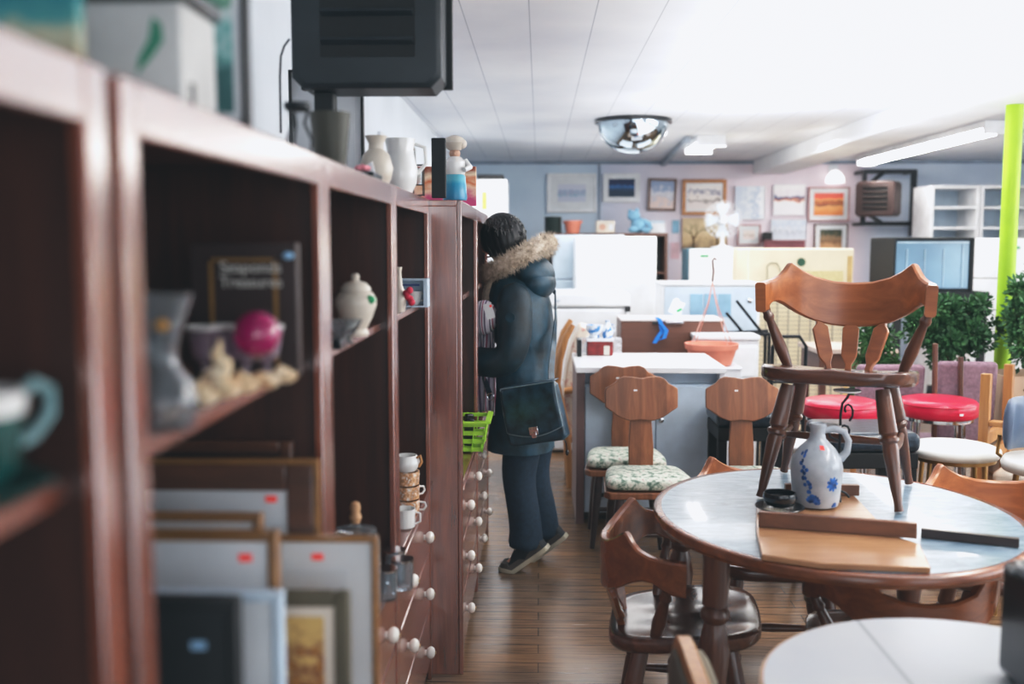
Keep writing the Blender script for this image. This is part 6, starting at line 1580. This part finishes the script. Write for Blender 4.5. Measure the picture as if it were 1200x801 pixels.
def flp(i, j):
    x = -.134 + .268 * i; 
    if j < .12: return RB_ @ V((x, -.040 + (.082 / .12) * j + .0, .1475))
    k = (j - .12) / .88; z = .1475 - k * (.215 + .030 * math.sin(PI * i)); return RB_ @ V((x * (1 + .02 * k), .0465 + .010 * math.sin(k * PI) , z))
w = MB(); w.grid(flp, 18, 18); fp = SB(w, 'flap', BAGL, solid=.005)
w = MB().path([flp(0, .14), flp(0, .6), flp(0, 1)] + [flp(i / 12, 1) for i in range(1, 13)] + [flp(1, .6), flp(1, .14)], .0032, 6); w.path([flp(i / 12, .13) for i in range(13)], .003, 6)
w.build('piping', PIPE, fp, world=False)
w = MB().box(-.022, .022, -.004, .006, -.026, .012, RB_ @ RM(0, 0, 0, (.0, .062, -.062))).box(-.012, .012, .006, .010, -.040, -.012, RB_ @ RM(0, 0, 0, (.0, .062, -.062)))
SB(w, 'buckle', CHROME, bevel=.002)
iv = st2.matrix_basis.inverted() @ t.matrix_basis
sp_ = [(-.150, .215, .86), (-.140, .19, .98), (-.138, .12, 1.10), (-.128, .03, 1.20), (-.105, -.06, 1.32), (.02, -.135, 1.425), (.13, -.13, 1.37), (.205, -.06, 1.22), (.195, .06, 1.06), (.185, .17, .94), (.125, .262, .86)]
P_ = [iv @ V(p) for p in sp_]
w = MB(); rg = []
for i, p in enumerate(P_):
    tn = (P_[min(i + 1, len(P_) - 1)] - P_[max(i - 1, 0)]).normalized()
    o = iv.to_3x3() @ (V(sp_[i]) - V((.03, 0, sp_[i][2])) + V((0, 0, .25 if i == 5 else 0))).normalized(); s_ = tn.cross(o).normalized() * .016; o = o * .002
    rg.append([p - s_ - o, p + s_ - o, p + s_ + o, p - s_ + o])
w.loft(rg); SB(w, 'strap', BAGL)
for k in (0, len(P_) - 1): SB(MB().path([P_[k] + V((.016 * math.cos(a), 0, .016 * math.sin(a))) for a in [i / 16 * 2 * PI for i in range(17)]], .003, 6), 'ring', CHROME)
w = MB().path([RB_ @ V((-.12, .0, -.135)), RB_ @ V((-.125, .0, -.16)), RB_ @ V((-.122, 0, -.19))], .003, 6).sphere(RB_ @ V((-.122, 0, -.20)), (.008, .006, .014), 10, 8)
SB(w, 'key_tassel', BLACKG)
# striped blouse held over her right forearm, with its price tag
g2 = thing('striped_blouse', "folded purple and white striped blouse draped in the shopper's arms", 'garment', (0, 0, 0))
g2.location = t.location; g2.rotation_euler = t.rotation_euler; g2.matrix_basis = t.matrix_basis.copy()
STRP = stripes('lilac stripes', [(0, (222, 216, 226)), (.36, (92, 74, 104)), (.5, (214, 208, 220)), (.66, (168, 60, 96)), (.76, (226, 220, 228)), (.88, (70, 66, 90))], 'X', 22)
def drape(i, j):
    x = .125 + .125 * i + .006 * math.sin(j * 7); k = j
    z = 1.26 - .50 * k + .02 * math.sin(i * 5)
    return V((x, .185 + .022 * math.sin(i * 17 + j * 2) - .02 * k - .05 * max(0, .3 - abs(k - .35)), z))
w = MB(); w.grid(drape, 40, 26); w.build('cloth', STRP, g2, world=False, solid=.006, angle=80)
w = MB(); w.sphere((.170, .205, 1.215), (.062, .050, .080), 22, 14)
w.build('collar_bundle', STRP, g2, world=False)
MB().box(-.020, .020, -.0015, .0015, -.035, .035, RM(0, 0, .3, (.125, .285, 1.250))).build('price_tag', PAPER, g2, world=False)
MB().lathe([(.006, 0), (.006, .001)], n=12, M=RM(0, -PI / 2, 0, (.125 - .008, .2868, 1.273))).build('red_dot', STICK, g2, world=False)

# ------------------------------------------------------------------ camera and colour
cam = bpy.data.cameras.new('camera'); co = bpy.data.objects.new('camera', cam); COL.objects.link(co)
cam.sensor_fit = 'HORIZONTAL'; cam.sensor_width = 36; cam.lens = F * 36 / 1200
co.location = (0, 0, EYE)
mw = Matrix((RT, UP, -FW)).transposed().to_4x4(); co.matrix_world = Matrix.Translation(V((0, 0, EYE))) @ mw
cam.dof.use_dof = True; cam.dof.focus_distance = 3.75; cam.dof.aperture_fstop = 1.7
cam.clip_start = .05; cam.clip_end = 60
SC.camera = co
vs = SC.view_settings
vs.view_transform = 'Standard'; vs.look = 'None'; vs.exposure = .1; vs.gamma = 1.0
vs.use_curve_mapping = True
cm = vs.curve_mapping; cm.extend = 'HORIZONTAL'
for k, (b0, g_) in enumerate(((.0062, .855), (.0092, .865), (.0105, .89))):
    cv = cm.curves[k]; cv.points[0].location = (0, b0); cv.points[1].location = (1, g_)
    cv.points.new(.10, .100 + b0); cv.points.new(.30, .345); cv.points.new(.62, .665)
cm.update()
